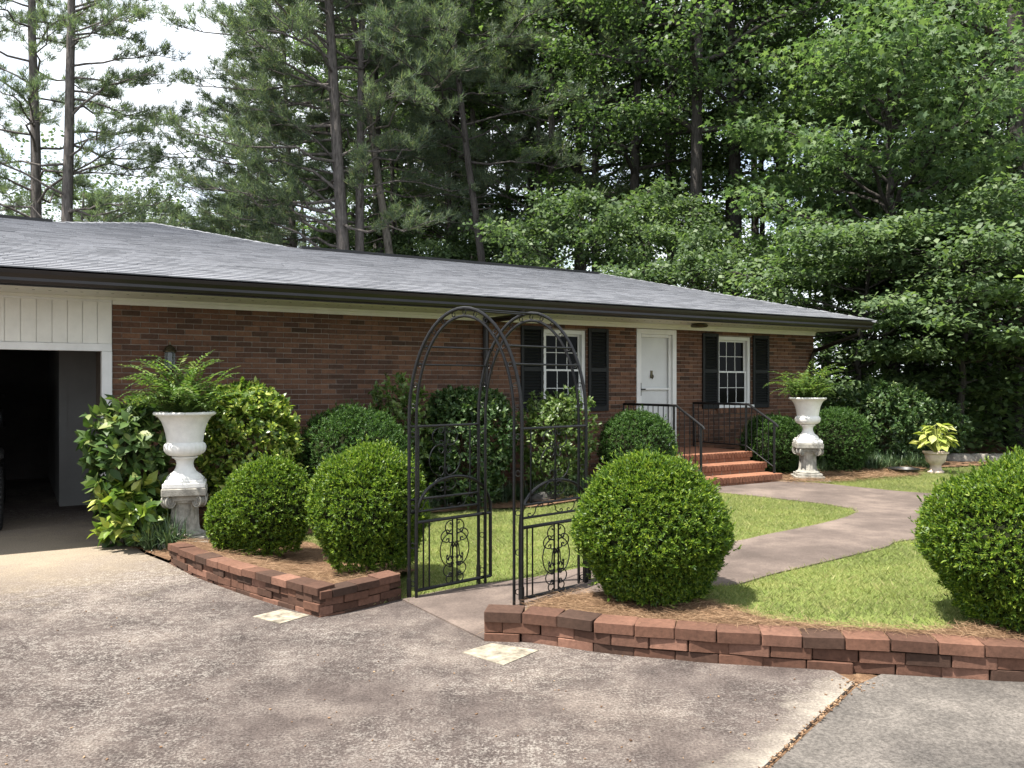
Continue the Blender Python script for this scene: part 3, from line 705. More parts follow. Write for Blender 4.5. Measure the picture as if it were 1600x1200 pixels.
# ------------------------------------------------------------------ garden arch
FA, FB = Vector((-.815, 6.56, 0)), Vector((.075, 6.28, 0)); VS = Vector((.53, .48, 0))
arch = thing('garden_arch', 'black metal garden arch with two hoops, scrolled side panels and open gates', 'arch', FA)
E1 = (FB-FA); AW = E1.length; E1 = E1.normalized(); E2 = VS.normalized(); AD = VS.length
def A3(s, w, z): return FA+E1*s+E2*w+Vector((0, 0, z))
def apart(name, P, r, parent=arch, sides=7, mat='steel_worn'): return part(name, MB().tube(P, r, sides).mesh(name, M[mat], True), parent)
def hoop(w, ins):
    a = AW/2-ins; z0, zh = 1.42, .87-ins
    P = [A3(ins, w, 0), A3(ins, w, .5), A3(ins, w, 1.0)]
    for k in range(29):
        t = math.pi-k*math.pi/28; P.append(A3(AW/2+a*math.cos(t), w, z0+zh*math.sin(t)))
    return P+[A3(AW-ins, w, 1.0), A3(AW-ins, w, .5), A3(AW-ins, w, 0)]
for w in (0, AD):
    h = apart('hoop', hoop(w, 0), .014, arch, 8); apart('inner_tube', hoop(w, .062), .012, h, 8)
    for k in range(15):
        t = math.pi*(.04+.92*k/14); c, s = math.cos(t), math.sin(t)
        m = A3(AW/2+(AW/2-.031)*c, w, 1.42+(.87-.031)*s); n1 = (E1*c+Vector((0, 0, s))).normalized(); tt = n1.cross(E2)
        ring = [m+n1*.019*math.cos(q_)+tt*.019*math.sin(q_) for q_ in np.linspace(0, 5.2, 9)]
        apart('tie', ring, .004, h, 5)
    for s0 in (0, AW-.062):
        for z in (.12, .42, .72, 1.02, 1.3):
            m = A3(s0+.031, w, z); ring = [m+E1*.02*math.cos(q_)+Vector((0, 0, .022*math.sin(q_))) for q_ in np.linspace(.4, 5.9, 9)]
            apart('tie', ring, .004, h, 5)
    for s0 in (0, AW):   # feet
        apart('foot', [A3(s0, w, -.02), A3(s0, w, .16)], .019, h, 8)
for t in (2.62, 2.42, 1.72, 1.42, .72, .52):      # rungs between the hoops
    s = AW/2+(AW/2-.0)*math.cos(t); z = 1.42+.87*math.sin(t); apart('rung', [A3(s, -.01, z), A3(s, AD+.01, z)], .0085, arch, 6, 'chrome' if False else 'steel_worn')
def scroll(w, h, cx, cz, flip=1, turn=1.45, S=False, n=52):
    """a bent iron bar: an open arc whose ends curl in (C) or curl opposite ways (S)"""
    t = np.linspace(-1, 1, n); u = np.abs(t); e = np.clip((u-.55)/.45, 0, 1)
    th = np.where(u < .55, R(80)*u/.55, R(80)+R(330)*e); th = np.where(t < 0, -th, th)*(np.where(t < 0, -1, 1) if S else 1)
    r_ = np.where(u < .55, 1.0, .36-.26*e); dth = np.gradient(np.abs(np.where(u < .55, R(80)*u/.55, R(80)+R(330)*e))); a = th+np.pi/2
    ds = r_*np.abs(dth); x = np.cumsum(np.cos(a)*ds); z = np.cumsum(np.sin(a)*ds)
    x = (x-(x.max()+x.min())/2)/(x.max()-x.min())*w*flip; z = (z-(z.max()+z.min())/2)/(z.max()-z.min())*h
    return np.stack([x+cx, z+cz], 1)
def panel(s0, sgn):
    """the fixed side panel between the hoops"""
    def Q(w, z, o=0): return A3(s0+o*sgn, w, z)
    p = apart('side_panel', [Q(0, 1.36), Q(AD, 1.36)], .011)
    for z in (.78, .68): apart('rail', [Q(0, z), Q(AD, z)], .010, p)
    for f in (.13, .5, .87): apart('bar', [Q(AD*f, .78), Q(AD*f, 1.36)], .007, p, 6)
    for w, h, cx, cz, fl, S in ((.11, .15, -.075, .27, -1, False), (.11, .15, .075, .27, 1, False), (.15, .26, -.085, .08, -1, False), (.15, .26, .085, .08, 1, False), (.10, .11, -.06, -.12, -1, False), (.10, .11, .06, -.12, 1, False)):
        c = scroll(w, h, AD/2+cx, 1.06+cz-.06, fl, 1.5, S); apart('scroll', [Q(a, b) for a, b in c], .0045, p, 5)
    for k, f in enumerate((.2, .5, .8)):
        c = scroll(.16, .085, AD*f, .73, 1 if k % 2 else -1, 1.25, True); apart('scroll', [Q(a, b) for a, b in c], .0042, p, 5)
    return p
def gate(s0, sgn, off_, label):
    """a leaf swung back against the side panel; arched top, scrollwork between twin bars"""
    gw = AD+.06; w0 = .03; zt = .60
    def Q(w, z): return A3(s0+off_, w0+w, z)
    g = apart('gate', [Q(0, .055), Q(0, zt+.03)], .015); g['label'] = label
    apart('stile', [Q(gw, .055), Q(gw, zt+.1)], .015, g)
    for z in (.06, zt): apart('rail', [Q(0, z), Q(gw, z)], .014, g)
    apart('arched_top', [Q(gw/2-gw/2*math.cos(t), zt+.34*math.sin(t)**.8) for t in np.linspace(0, math.pi, 19)], .0135, g)
    for f in (.09, .165, .47, .53, .835, .91): apart('bar', [Q(gw*f, .06), Q(gw*f, zt)], .0075, g, 6)
    cx = gw/2
    for fl in (-1, 1):
        for w, h, dx, z, S, tr in ((.13, .27, .085, .34, False, 1.55), (.075, .11, .06, .525, False, 1.5), (.085, .10, .10, .455, False, 1.5), (.085, .11, .075, .175, False, 1.5), (.07, .08, .055, .10, False, 1.4), (.08, .14, .045, .33, True, 1.3), (.07, .07, .05, .25, False, 1.5)):
            c = scroll(w, h, cx+dx*fl, z, fl, tr, S); apart('scroll', [Q(a, b) for a, b in c], .005, g, 5)
    return g
panel(0, 1); panel(AW, -1)
gate(0, 1, .035, 'left leaf, swung back inside the arch'); gate(AW, -1, -.035, 'right leaf, swung back inside the arch')

# ------------------------------------------------------------------ urns on pedestals
def sq(mb, hx, z0, z1): return mb.box((0, 0, (z0+z1)/2), (2*hx, 2*hx, z1-z0))
def make_pedestal(label, loc, rz_, sc=1):
    t = thing('pedestal', label, 'pedestal', loc, rz_, 'cast stone pedestals under the urns', (sc,)*3)
    local('plinth', sq(sq(MB(), .235, 0, .055), .20, .0551, .10).mesh('plinth', M['cast'], bevel=.006), t)
    fl = 18
    mb = MB().lathe([(.19, .10), (.195, .115), (.185, .13), (.16, .14), (.15, .16), (.142, .20), (.136, .32), (.132, .42), (.14, .44), (.155, .45), (.155, .465)], 108, lambda i, a: 1-.055*max(0, math.cos(fl*a))**.6 if 4 <= i <= 7 else 1)
    local('shaft', mb.mesh('shaft', M['cast'], True), t)
    c = local('capital', sq(sq(MB(), .165, .465, .52), .215, .52, .60).mesh('capital', M['cast'], bevel=.008), t)
    for k in range(4):
        a = R(45)+k*R(90); u = Vector((math.cos(a), math.sin(a), 0)); s = Vector((-u.y, u.x, 0)); P = []
        for i in range(34):
            q_ = i/33; ang = R(90)-q_*R(900); r_ = .062*(1-q_)+.008
            P.append(u*(.205+r_*math.cos(ang))+Vector((0, 0, .462+r_*math.sin(ang))))
        mb = MB()
        for o_ in (-.034, .034): mb.tube([p+s*o_ for p in P], .0105, 6)
        mb.tube([u*.205+s*-.034+Vector((0, 0, .462)), u*.205+s*.034+Vector((0, 0, .462))], .058, 18)
        local('volute', mb.mesh('volute', M['cast'], True), c)
    return t
def make_urn(label, loc, rz_, sc=1):
    t = thing('urn', label, 'urn', loc, rz_, 'white urns on pedestals', (sc,)*3)
    local('base', sq(sq(MB(), .205, 0, .05), .185, .05, .078).mesh('base', M['urn'], bevel=.006), t)
    mb = MB().lathe([(.18, .078), (.178, .10), (.155, .125), (.115, .155), (.09, .20), (.083, .24), (.092, .275), (.112, .295), (.128, .30), (.128, .312), (.108, .318)], 40)
    local('foot', mb.mesh('foot', M['urn'], True), t)
    prof = [(.11, .318), (.15, .325), (.185, .345), (.203, .375), (.208, .41), (.20, .44), (.186, .455), (.178, .462), (.183, .50), (.192, .56), (.207, .62), (.23, .68), (.262, .725), (.292, .745), (.305, .752), (.308, .765), (.30, .778), (.28, .778), (.255, .75), (.22, .70), (.0, .70)]
    mb = MB().lathe(prof, 120, lambda i, a: 1+.035*abs(math.cos(12*a))**.7-.02 if 1 <= i <= 6 else (1+.012*math.cos(40*a) if 13 <= i <= 16 else 1))
    local('bowl', mb.mesh('bowl', M['urn'], True), t)
    local('soil', MB().lathe([(.235, .705), (.23, .725), (.1, .74), (.02, .745)], 24).mesh('soil', M['soil']), t)
    return t
LU = (-3.42, 8.66, .03); RU = (4.72, 13.22, .19)
make_pedestal('weathered cast stone pedestal with scrolled capital beside the carport bed', LU, R(18)); make_urn('white fluted urn on the pedestal beside the carport', (LU[0], LU[1], LU[2]+.602), R(18))
make_pedestal('cast stone pedestal with scrolled capital to the right of the brick steps', RU, R(-8), .95); make_urn('white fluted urn on the pedestal right of the brick steps', (RU[0], RU[1], RU[2]+.572), R(-8), .93)
bs = MB(); bs.box((RU[0], RU[1], RU[2]-.03), (.62, .5, .05), Matrix.Rotation(R(-8), 3, 'Z'))
tag(link(bpy.data.objects.new('stone_footing', bs.mesh('stone_footing', M['slab_grey'], bevel=.01))), 'flat grey stone slab under the pedestal by the steps', 'slab')

# ------------------------------------------------------------------ foliage builders (numpy)
DIA = (np.array([(0, 0, 0), (.36, .42, .07), (0, 1, -.02), (-.36, .42, .07)]), np.array([(0, 1, 2, 3)]))
NAR = (np.array([(0, 0, 0), (.15, .45, .03), (0, 1, 0), (-.15, .45, .03)]), np.array([(0, 1, 2, 3)]))
BRD = (np.array([(0, 0, 0), (.20, .25, .05), (.24, .55, .05), (0, 1, -.12), (-.24, .55, .05), (-.20, .25, .05), (0, .3, 0), (0, .6, -.01)]), np.array([(0, 1, 6, 6), (1, 2, 7, 6), (2, 3, 7, 7), (3, 4, 7, 7), (4, 5, 6, 7), (5, 0, 6, 6)]))
BRD = (BRD[0], np.array([(0, 1, 6), (1, 2, 7), (1, 7, 6), (2, 3, 7), (3, 4, 7), (4, 5, 7), (5, 6, 7), (5, 0, 6)]))
_a = np.arange(10)*np.pi/5+np.pi/2
STAR = (np.stack([np.cos(_a)*np.where(np.arange(10) % 2, .24, .55), np.sin(_a)*np.where(np.arange(10) % 2, .24, .55)+.45, np.where(np.arange(10) % 2, .04, -.03)], 1), np.arange(10)[None])
NEED = (np.array([(-.05, 0, 0), (.05, 0, 0), (0, 1, 0)]), np.array([(0, 1, 2)]))
def rdir(g, n): return nrm(g.normal(size=(n, 3)))
def lump(P, g, k=7, f=2.3):
    o = np.zeros(len(P))
    for i in range(k):
        d = nrm(g.normal(size=3)); o += np.sin(P @ d*f*(1+.45*i)*2+g.uniform(0, 6.3))/(1+.5*i)
    return o/k*1.7
def shell(g, n, Rr, Hh, low=.38, amp=.06, depth=.05, z0=.04, skirt=.78):
    t = g.random(int(n*1.5))**.85; th = g.uniform(0, 2*np.pi, len(t))
    cap_ = g.random(len(t)) < .22
    rr = np.where(t > low, np.sqrt(np.clip(1-((t-low)/(1-low))**2.4, 0, 1)), skirt+(1-skirt)*t/low)
    q_ = np.sqrt(g.random(len(t))); rr = np.where(cap_, q_*.85, rr); t = np.where(cap_, low+(1-low)*np.clip(1-(q_*.85)**2, 0, 1)**(1/2.4), t)
    P = np.stack([rr*np.cos(th), rr*np.sin(th), t*1.0-.4], 1); n_ = nrm(P*np.array([1, 1, 1.1])+np.array([0, 0, .05]))
    f = 1+amp*lump(P, g)-np.abs(g.normal(0, depth, len(P)))
    X = np.stack([P[:, 0]*Rr*f, P[:, 1]*Rr*f, z0+(P[:, 2]+.4)*(Hh-z0)*(1+(f-1)*.7)], 1)
    s = slice(0, n); return X[s], n_[s]
def sprigs(g, X, Nn, k, ln, tmpl, spread=.9, up=.35, step=.0, jit=.5, axis_len=.6):
    """k leaves round each twig tip"""
    ax = nrm(Nn+np.array([0, 0, up])+g.normal(0, jit, X.shape)); n = len(X)
    axr = np.repeat(ax, k, 0); Xr = np.repeat(X, k, 0); d = nrm(axr+spread*rdir(g, n*k))
    P = Xr+axr*(g.random((n*k, 1))*ln*axis_len); U = nrm(axr+.6*rdir(g, n*k)+np.array([0, 0, .5]))
    return scatter(tmpl[0], tmpl[1], P, frames(d, U), ln*g.uniform(.65, 1.25, n*k))
def core(Rr, Hh, low=.38, skirt=.78, f=.86, z0=.06):  # solid stand-in for the twig mass and the shade deep in a bush
    pr = []
    for t in np.linspace(0, 1, 14):
        r_ = math.sqrt(max(0, 1-((t-low)/(1-low))**2.4)) if t > low else skirt+(1-skirt)*t/low
        pr.append((max(.005, r_*Rr*f), z0+t*(Hh*f-z0)+(Hh*(1-f)*.3)))
    return MB().lathe(pr, 20).mesh('twig_shade_core', M['inner'], True)
def ball(name, label, cat, loc, Rr, Hh, n, k, ln, mat, tmpl=NAR, seed=1, group=None, amp=.125, low=.40, skirt=.62, lobe=None, depth=.11, up=.35):
    g = np.random.default_rng(seed); t = thing(name, label, cat, loc, 0, group)
    X, Nn = shell(g, n, Rr, Hh, low, amp, depth, skirt=skirt); sh = g.random(len(X)) < .035; parts = [sprigs(g, X, Nn, k, ln, tmpl, up=up), sprigs(g, X[sh]+Nn[sh]*g.uniform(.01, .05, (sh.sum(), 1)), Nn[sh], k+3, ln, tmpl, .6, .8, axis_len=1.8)]
    local('twig_shade_core', core(Rr, Hh, low, skirt), t)
    if lobe:
        dx, dy, r2, h2_, n2 = lobe; X, Nn = shell(g, n2, r2, h2_, low, amp, depth, skirt=skirt); X = X+np.array([dx, dy, 0]); parts.append(sprigs(g, X, Nn, k, ln, tmpl, up=up))
        c = local('twig_shade_core', core(r2, h2_, low, skirt), t); c.location = (dx, dy, 0)
    local('foliage', np_mesh('foliage', parts, mat), t)
    sp = [([(0, 0, -.05), (g.normal(0, .03), g.normal(0, .03), .2)], [.03, .02])]+[([(0, 0, .0), (g.normal(0, .1), g.normal(0, .1), .3)], [.018, .01]) for _ in range(4)]
    local('stem', np_mesh('stem', tubes(sp, 6), M['stem']), t); return t
CB = 'clipped round evergreen bushes'
ball('round_bush', 'clipped yew bush with two rounded lobes beside the urn pedestal', 'bush', (-2.33, 7.92, .07), .41, .90, 6200, 9, .031, M['yew'], seed=11, group=CB, amp=.10, lobe=(-.30, -.05, .25, .64, 2400))
ball('round_bush', 'tall clipped yew bush between the brick edging corner and the arch', 'bush', (-1.22, 7.15, .1), .50, 1.05, 10500, 9, .031, M['yew'], seed=12, group=CB)
ball('round_bush', 'clipped yew bush in front of the lawn, right of the arch', 'bush', (1.015, 5.98, .16), .54, 1.0, 14500, 9, .030, M['yew'], seed=13, group=CB)
ball('round_bush', 'largest clipped yew bush, cut off by the right edge', 'bush', (3.34, 5.27, .16), .66, 1.06, 16500, 9, .030, M['yew'], seed=14, group=CB, lobe=(.6, .2, .5, .95, 3000))
ball('round_bush', 'wide dark boxwood mound against the brick wall behind the tall yew', 'bush', (-1.95, 10.1, .02), .70, 1.38, 5200, 7, .042, M['box'], seed=15, group=CB)
ball('round_bush', 'dark boxwood mound left of the brick steps', 'bush', (1.83, 12.15, .17), .56, 1.15, 4300, 7, .042, M['box'], seed=16, group=CB)
ball('round_bush', 'dark boxwood mound behind the right-hand iron railing', 'bush', (4.40, 14.0, .17), .50, .98, 3600, 7, .044, M['box'], seed=17, group=CB)
ball('round_bush', 'dark boxwood mound behind the right-hand urn pedestal', 'bush', (5.62, 14.35, .17), .58, 1.10, 3800, 7, .044, M['box'], seed=18, group=CB)
ball('round_bush', 'low light-green bush in front of the brick steps', 'bush', (2.62, 10.2, .17), .40, .40, 1, 7, .04, M['yew'], seed=19) if False else None

def shrub(name, label, cat, loc, Rr, Hh, n, k, ln, mat, tmpl, seed, amp=.16, depth=.22, low=.5, skirt=.6, up=.5, stems=7, spread=1.1, group=None, squash=(1, 1)):
    g = np.random.default_rng(seed); t = thing(name, label, cat, loc, 0, group)
    X, Nn = shell(g, n, Rr, Hh, low, amp, depth, .1, skirt); X = X*np.array([squash[0], squash[1], 1])
    local('foliage', np_mesh('foliage', [sprigs(g, X, Nn, k, ln, tmpl, spread, up, jit=.5, axis_len=.8)], mat), t)
    sp = []
    for i in range(stems):
        q_ = X[g.integers(len(X))]*np.array([.85, .85, .92]); b = np.array([g.normal(0, .05), g.normal(0, .05), -.05]); m = (b+q_)/2+g.normal(0, .05, 3); sp.append(([b, m*np.array([.7, .7, 1]), q_], [.016, .011, .004]))
    for i in range(60):
        q_ = X[g.integers(len(X))]; s_ = sp[g.integers(stems)][0]; sp.append(([s_[1], (s_[1]+q_)/2+g.normal(0, .03, 3), q_], [.006, .004, .002]))
    local('stem', np_mesh('stem', tubes(sp, 5), M['stem']), t); return t
shrub('variegated_shrub', 'variegated shrub with bright yellow-green top against the brick wall', 'shrub', (-3.02, 9.45, .02), .55, 1.68, 1700, 7, .075, M['varieg'], BRD, 31, .14, .16)
shrub('broadleaf_shrub', 'broad-leaved shrub growing in front of the carport jamb', 'shrub', (-4.06, 8.82, .02), .40, 1.45, 260, 7, .15, M['aucuba'], BRD, 32, .2, .25, low=.68, skirt=.32, spread=1.3)
shrub('broadleaf_shrub', 'low broad-leaved plant at the foot of the urn pedestal', 'shrub', (-3.95, 8.66, .02), .30, .60, 110, 7, .17, M['varieg'], BRD, 33, .2, .3, spread=1.3)
shrub('flowering_shrub', 'leggy light-leaved shrub against the wall left of the arch', 'shrub', (-1.45, 10.95, .02), .42, 1.72, 620, 6, .075, M['azalea'], BRD, 34, .25, .35, low=.7, skirt=.35)
shrub('glossy_shrub', 'large dark glossy shrub against the wall seen through the arch', 'shrub', (-.62, 11.45, .02), .66, 1.60, 1900, 7, .07, M['camellia'], BRD, 35, .13, .15)
shrub('flowering_shrub', 'light-leaved layered shrub under the window behind the arch', 'shrub', (.62, 11.75, .08), .56, 1.50, 1200, 6, .065, M['azalea'], BRD, 36, .2, .28)
shrub('glossy_shrub', 'loose dark shrub at the wood edge beyond the house corner', 'shrub', (7.05, 15.6, .17), .78, 1.55, 1500, 6, .085, M['camellia'], BRD, 37, .2, .25)
shrub('glossy_shrub', 'small dark shrub behind the hosta pot', 'shrub', (8.4, 16.6, .17), .7, 1.15, 900, 6, .085, M['camellia'], BRD, 38, .2, .25)

# ferns in the urns
def fern(label, loc, n, ln, seed):
    g = np.random.default_rng(seed); t = thing('fern', label, 'fern', loc, 0, 'ferns in the white urns'); leaf = []; st_ = []
    for i in range(n):
        a = g.uniform(0, 6.283); el = g.uniform(.6, 1.5); L_ = ln*g.uniform(.55, 1.15)*(1.0 if g.random() < .45 else .62); m = 22; s = np.linspace(0, 1, m)
        ang = el-1.9*s**2.1*g.uniform(.5, 1.0); st = L_/(m-1); r_ = np.cumsum(np.cos(ang))*st; z = np.cumsum(np.sin(ang))*st; b = g.normal(0, .075, 2)
        P = np.stack([b[0]+np.cos(a)*r_, b[1]+np.sin(a)*r_, z], 1); st_.append((P[::3], .002)); T = nrm(np.gradient(P, axis=0)); sd_ = nrm(np.cross(T, np.array([0, 0, 1.])+g.normal(0, .25, 3)))
        for sg in (-1, 1):
            w = L_*.085*np.sin(np.pi*np.clip(s*.93+.07, 0, 1))**.6+.006; Pk = P[2:]+g.normal(0, .002, (m-2, 3)); D_ = sg*sd_[2:]+.35*T[2:]+g.normal(0, .12, (m-2, 3))
            leaf.append(scatter(NAR[0]*np.array([1.5, 1, 1]), NAR[1], Pk, frames(D_, np.tile([0, 0, 1.], (len(Pk), 1))+g.normal(0, .3, (len(Pk), 3))), w[2:]))
    local('frond', np_mesh('frond', leaf, M['fern']), t); local('stem', np_mesh('stem', tubes(st_, 4), M['fern']), t); return t
fern('bushy fern spilling from the urn beside the carport', (LU[0], LU[1], LU[2]+.602+.73), 230, .74, 41)
fern('feathery fern in the urn right of the brick steps', (RU[0], RU[1], RU[2]+.572+.68), 180, .68, 42)

# hosta pot
HP = at(1462, 735, 14.2); HP = (HP.x, 14.2, .17)
t = thing('plant_pot', 'small pale pedestal pot on the far lawn', 'pot', HP)
local('pot', MB().lathe([(.13, 0), (.135, .03), (.10, .06), (.085, .12), (.10, .16), (.15, .2), (.165, .27), (.175, .33), (.205, .345), (.205, .37), (.18, .372), (.165, .34), (.0, .34)], 28).mesh('pot', M['terracotta'], True), t)
g = np.random.default_rng(51); t = thing('hosta', 'yellow-green hosta growing in the pale pot', 'hosta', (HP[0], HP[1], HP[2]+.34))
n = 70; a = g.uniform(0, 6.283, n); el = g.uniform(.1, 1.4, n); rr = .26*np.cos(el)*g.uniform(.6, 1, n); P = np.stack([rr*np.cos(a), rr*np.sin(a), .10+.46*np.sin(el)*g.uniform(.7, 1, n)], 1)
local('leaf', np_mesh('leaf', [scatter(BRD[0]*np.array([1.35, 1, 1]), BRD[1], P, frames(np.stack([np.cos(a), np.sin(a), -.35+g.normal(0, .3, n)], 1), np.tile([0, 0, 1.], (n, 1))+g.normal(0, .25, (n, 3))), g.uniform(.13, .20, n))], M['hosta']), t)
local('stem', np_mesh('stem', tubes([([(0, 0, 0), p*np.array([.5, .5, .7]), p], .005) for p in P[:40]], 4), M['hosta']), t)
# small things lying in the beds
s = at(1412, 737, 14.0); t = thing('saucer', 'black plastic saucer lying at the edge of the far bed', 'saucer', (s.x, 14.0, .19))
local('dish', MB().lathe([(.2, 0), (.24, .05), (.26, .085), (.245, .088), (.19, .02), (.0, .02)], 24).mesh('dish', M['black_plastic'], True), t)
def rock(name, label, loc, size, seed, mat='stone', rot=0, cat='stone'):
    g = np.random.default_rng(seed); bm = bmesh.new(); bmesh.ops.create_icosphere(bm, subdivisions=3, radius=1)
    P = np.array([v_.co[:] for v_ in bm.verts]); f = 1+.14*lump(P, g, 5, 1.4)+.03*lump(P, g, 4, 5)
    for v_, k in zip(bm.verts, f): c = v_.co*k; v_.co = (c.x*size[0], c.y*size[1], max(-.4, min(.82, c.z))*size[2])
    me = bpy.data.meshes.new(name); bm.to_mesh(me); bm.free(); me.materials.append(M[mat]); me.polygons.foreach_set('use_smooth', np.ones(len(me.polygons), bool))
    o = link(bpy.data.objects.new(name, me)); o.location = loc; o.rotation_euler = (0, 0, rot); return tag(o, label, cat)
c = at(872, 781, 12.0); rock('boulder', 'long dark stone lying at the front of the wall bed behind the arch', (c.x, 11.55, .1), (.42, .12, .13), 61, 'dark_stone', R(10))
for i, (px, w, lb) in enumerate(((1500, .30, 'flat border stone nearest the hosta pot'), (1532, .26, 'middle flat border stone at the wood edge'), (1562, .3, 'flat border stone beside the large yew, at the wood edge'))):
    q_ = at(px, 720, 16.2); rock('border_stone', lb, (q_.x, 16.2, .2), (w, .16, .17), 62+i, 'stone', R(5*i-5))['group'] = 'border stones at the wood edge'
mb = MB().box((0, 0, .16), (.22, .05, .36), Matrix.Rotation(R(-14), 3, 'X'))
o = link(bpy.data.objects.new('grey_slab', mb.mesh('grey_slab', M['slab_grey'], bevel=.006))); c = at(222, 770, 8.75); o.location = (c.x, 8.78, .36); o.rotation_euler = (0, R(4), R(12)); tag(o, 'grey slab leaning among the leaves behind the urn', 'slab')
mb = MB().box((0, 0, .18), (.05, .05, .36)); o = link(bpy.data.objects.new('stake', mb.mesh('stake', M['stem'], bevel=.004))); o.location = (c.x, 8.79, .02); tag(o, 'short stake under the grey slab in the bed', 'stake')

# strap-leaf border, straw, grass
def straps(name, label, pts, ln, seed, per=26, mat='liriope'):
    g = np.random.default_rng(seed); n = len(pts)*per; B = np.repeat(np.array(pts), per, 0)+np.concatenate([g.normal(0, .035, (n, 2)), np.zeros((n, 1))], 1)
    a = g.uniform(0, 6.283, n); L_ = ln*g.uniform(.5, 1.15, n); o = g.uniform(.15, .95, n); d = np.stack([np.cos(a), np.sin(a), np.zeros(n)], 1); sd_ = np.stack([-np.sin(a), np.cos(a), np.zeros(n)], 1); V = []
    for s_, w in ((0, .0045), (.4, .005), (.75, .004), (1, .0008)):
        c = B+d*(L_*o*s_*.95)[:, None]+np.array([0, 0, 1.])*(L_*(1.0*s_-.75*o*s_**2.2))[:, None]
        V += [c-sd_*w, c+sd_*w]
    V = np.stack(V, 1).reshape(-1, 3); F = (np.array([(0, 1, 3, 2), (2, 3, 5, 4), (4, 5, 7, 6)])[None]+(np.arange(n)*8)[:, None, None]).reshape(-1, 4)
    o = link(bpy.data.objects.new(name, np_mesh(name, [(V, F)], M[mat]))); return tag(o, label, 'ground cover', kind='stuff')
def along(line, n, wid, seed, zf):
    g = np.random.default_rng(seed); P = [np.array(p) for p in line]; out = []
    seg = [np.linalg.norm(b-a) for a, b in zip(P[:-1], P[1:])]; tot = sum(seg)
    for i in range(n):
        s = g.random()*tot; k = 0
        while s > seg[k]: s -= seg[k]; k += 1
        p = P[k]+(P[k+1]-P[k])*s/seg[k]+g.uniform(-wid, wid, 2); out.append((p[0], p[1], zf(p[0], p[1])))
    return out
straps('strap_grass', 'dark strap-leaved border grass at the driveway edge of the carport bed', along([gp(205, 836), gp(235, 856), gp(258, 862)], 95, .16, 71, bedHz), .42, 71)
straps('strap_grass', 'dark strap-leaved border grass along the front of the wall bed', along([gp(600, 806), gp(700, 792), gp(790, 785), gp(905, 777), gp(1000, 770), gp(1085, 764)], 260, .2, 72, bedHz), .32, 72)
straps('strap_grass', 'tuft of strap-leaved grass beside the bottom step', [(2.62+g.normal(0, .06), 12.05+g.normal(0, .06), .19) for _ in range(14)], .36, 73)
straps('strap_grass', 'strap-leaved border grass right of the steps around the pedestal', along([gp(1225, 738), gp(1300, 736), gp(1360, 732), gp(1425, 729)], 330, .42, 74, bedHz), .34, 74)
def straw(name, label, poly, n, zf, seed, ln=.16):
    g = np.random.default_rng(seed); b = np.array(poly); P = g.uniform(b.min(0), b.max(0), (n*3, 2)); P = P[inpoly(P, poly)][:n]; n = len(P)
    z = np.array([zf(*p) for p in P])+g.uniform(.004, .03, n); a = g.uniform(0, 6.283, n)
    X = np.stack([P[:, 0], P[:, 1], z], 1); D_ = np.stack([np.cos(a), np.sin(a), g.normal(0, .14, n)], 1)
    V, F = scatter(np.array([(-.008, 0, 0), (.008, 0, 0), (.015, .5, .04), (.0, .5, .04), (.006, 1, 0), (-.002, 1, 0)]), np.array([(0, 1, 2, 3), (3, 2, 4, 5)]), X, frames(D_, np.tile([0, 0, 1.], (n, 1))+g.normal(0, .5, (n, 3))), ln*g.uniform(.5, 1.2, n))
    tag(link(bpy.data.objects.new(name, np_mesh(name, [(V, F)], M['straw']))), label, 'pine straw', kind='stuff')
straw('pine_straw', 'loose pine straw in the bed behind the right-hand edging', [(p[0], p[1]+.14) for p in EDGE_R if p[0] < 4.3]+[p for p in bedR[len(EDGE_R):] if p[0] < 4.3], 15000, bedRz, 81, .11)
straw('pine_straw', 'loose pine straw in the bed behind the corner edging', [(p[0]+.10, p[1]+.09) for p in EDGE_L]+[(p[0]-.1, p[1]+.12) for p in EDGE_C[1:]]+bedL[len(EDGE_L)+2:], 7000, bedLz, 82, .11)
straw('pine_straw', 'loose pine straw along the front of the far bed', [gp(1228, 757), gp(1290, 757), gp(1350, 752), gp(1430, 746), gp(1440, 735), gp(1350, 738), gp(1228, 744)], 5000, bedHz, 83, .2)
straw('pine_straw', 'loose pine straw in the bed along the house wall', [p for p in bedH], 7000, bedHz, 84, .18)
g = np.random.default_rng(91)
GP = []
P = g.uniform((-3.2, 5.0), (9, 16), (840000, 2)); v_ = P[:, 0]/P[:, 1]; P = P[(np.abs(v_) < .66)]
keep = inpoly(P, lawn) & ~(inpoly(P, WALK) & inpoly(P+np.array([.035, 0]), WALK) & inpoly(P-np.array([.035, 0]), WALK) & inpoly(P+np.array([0, .035]), WALK) & inpoly(P-np.array([0, .035]), WALK)) & ~inpoly(P, bedL) & ~inpoly(P, bedR) & ~inpoly(P, bedH) & ~inpoly(P, bedF)
P = P[keep]; n = len(P); a = g.uniform(0, 6.283, n)
Z = np.array([hgt(x, y)*S01((y-5.0)/.5) for x, y in P])
D_ = np.stack([np.cos(a)*.8, np.sin(a)*.8, g.uniform(.5, 1.3, n)], 1)
V, F = scatter(np.array([(-.09, 0, 0), (.09, 0, 0), (0, 1, .0)]), np.array([(0, 1, 2)]), np.stack([P[:, 0], P[:, 1], Z], 1), frames(D_, np.stack([-np.sin(a), np.cos(a), np.zeros(n)], 1)+g.normal(0, .4, (n, 3))), g.uniform(.016, .036, n)*(1+.9*(g.random(n) < .06)))
tag(link(bpy.data.objects.new('lawn_grass', np_mesh('lawn_grass', [(V, F)], M['grass']))), 'short mown grass of the front lawn', 'grass', kind='stuff')
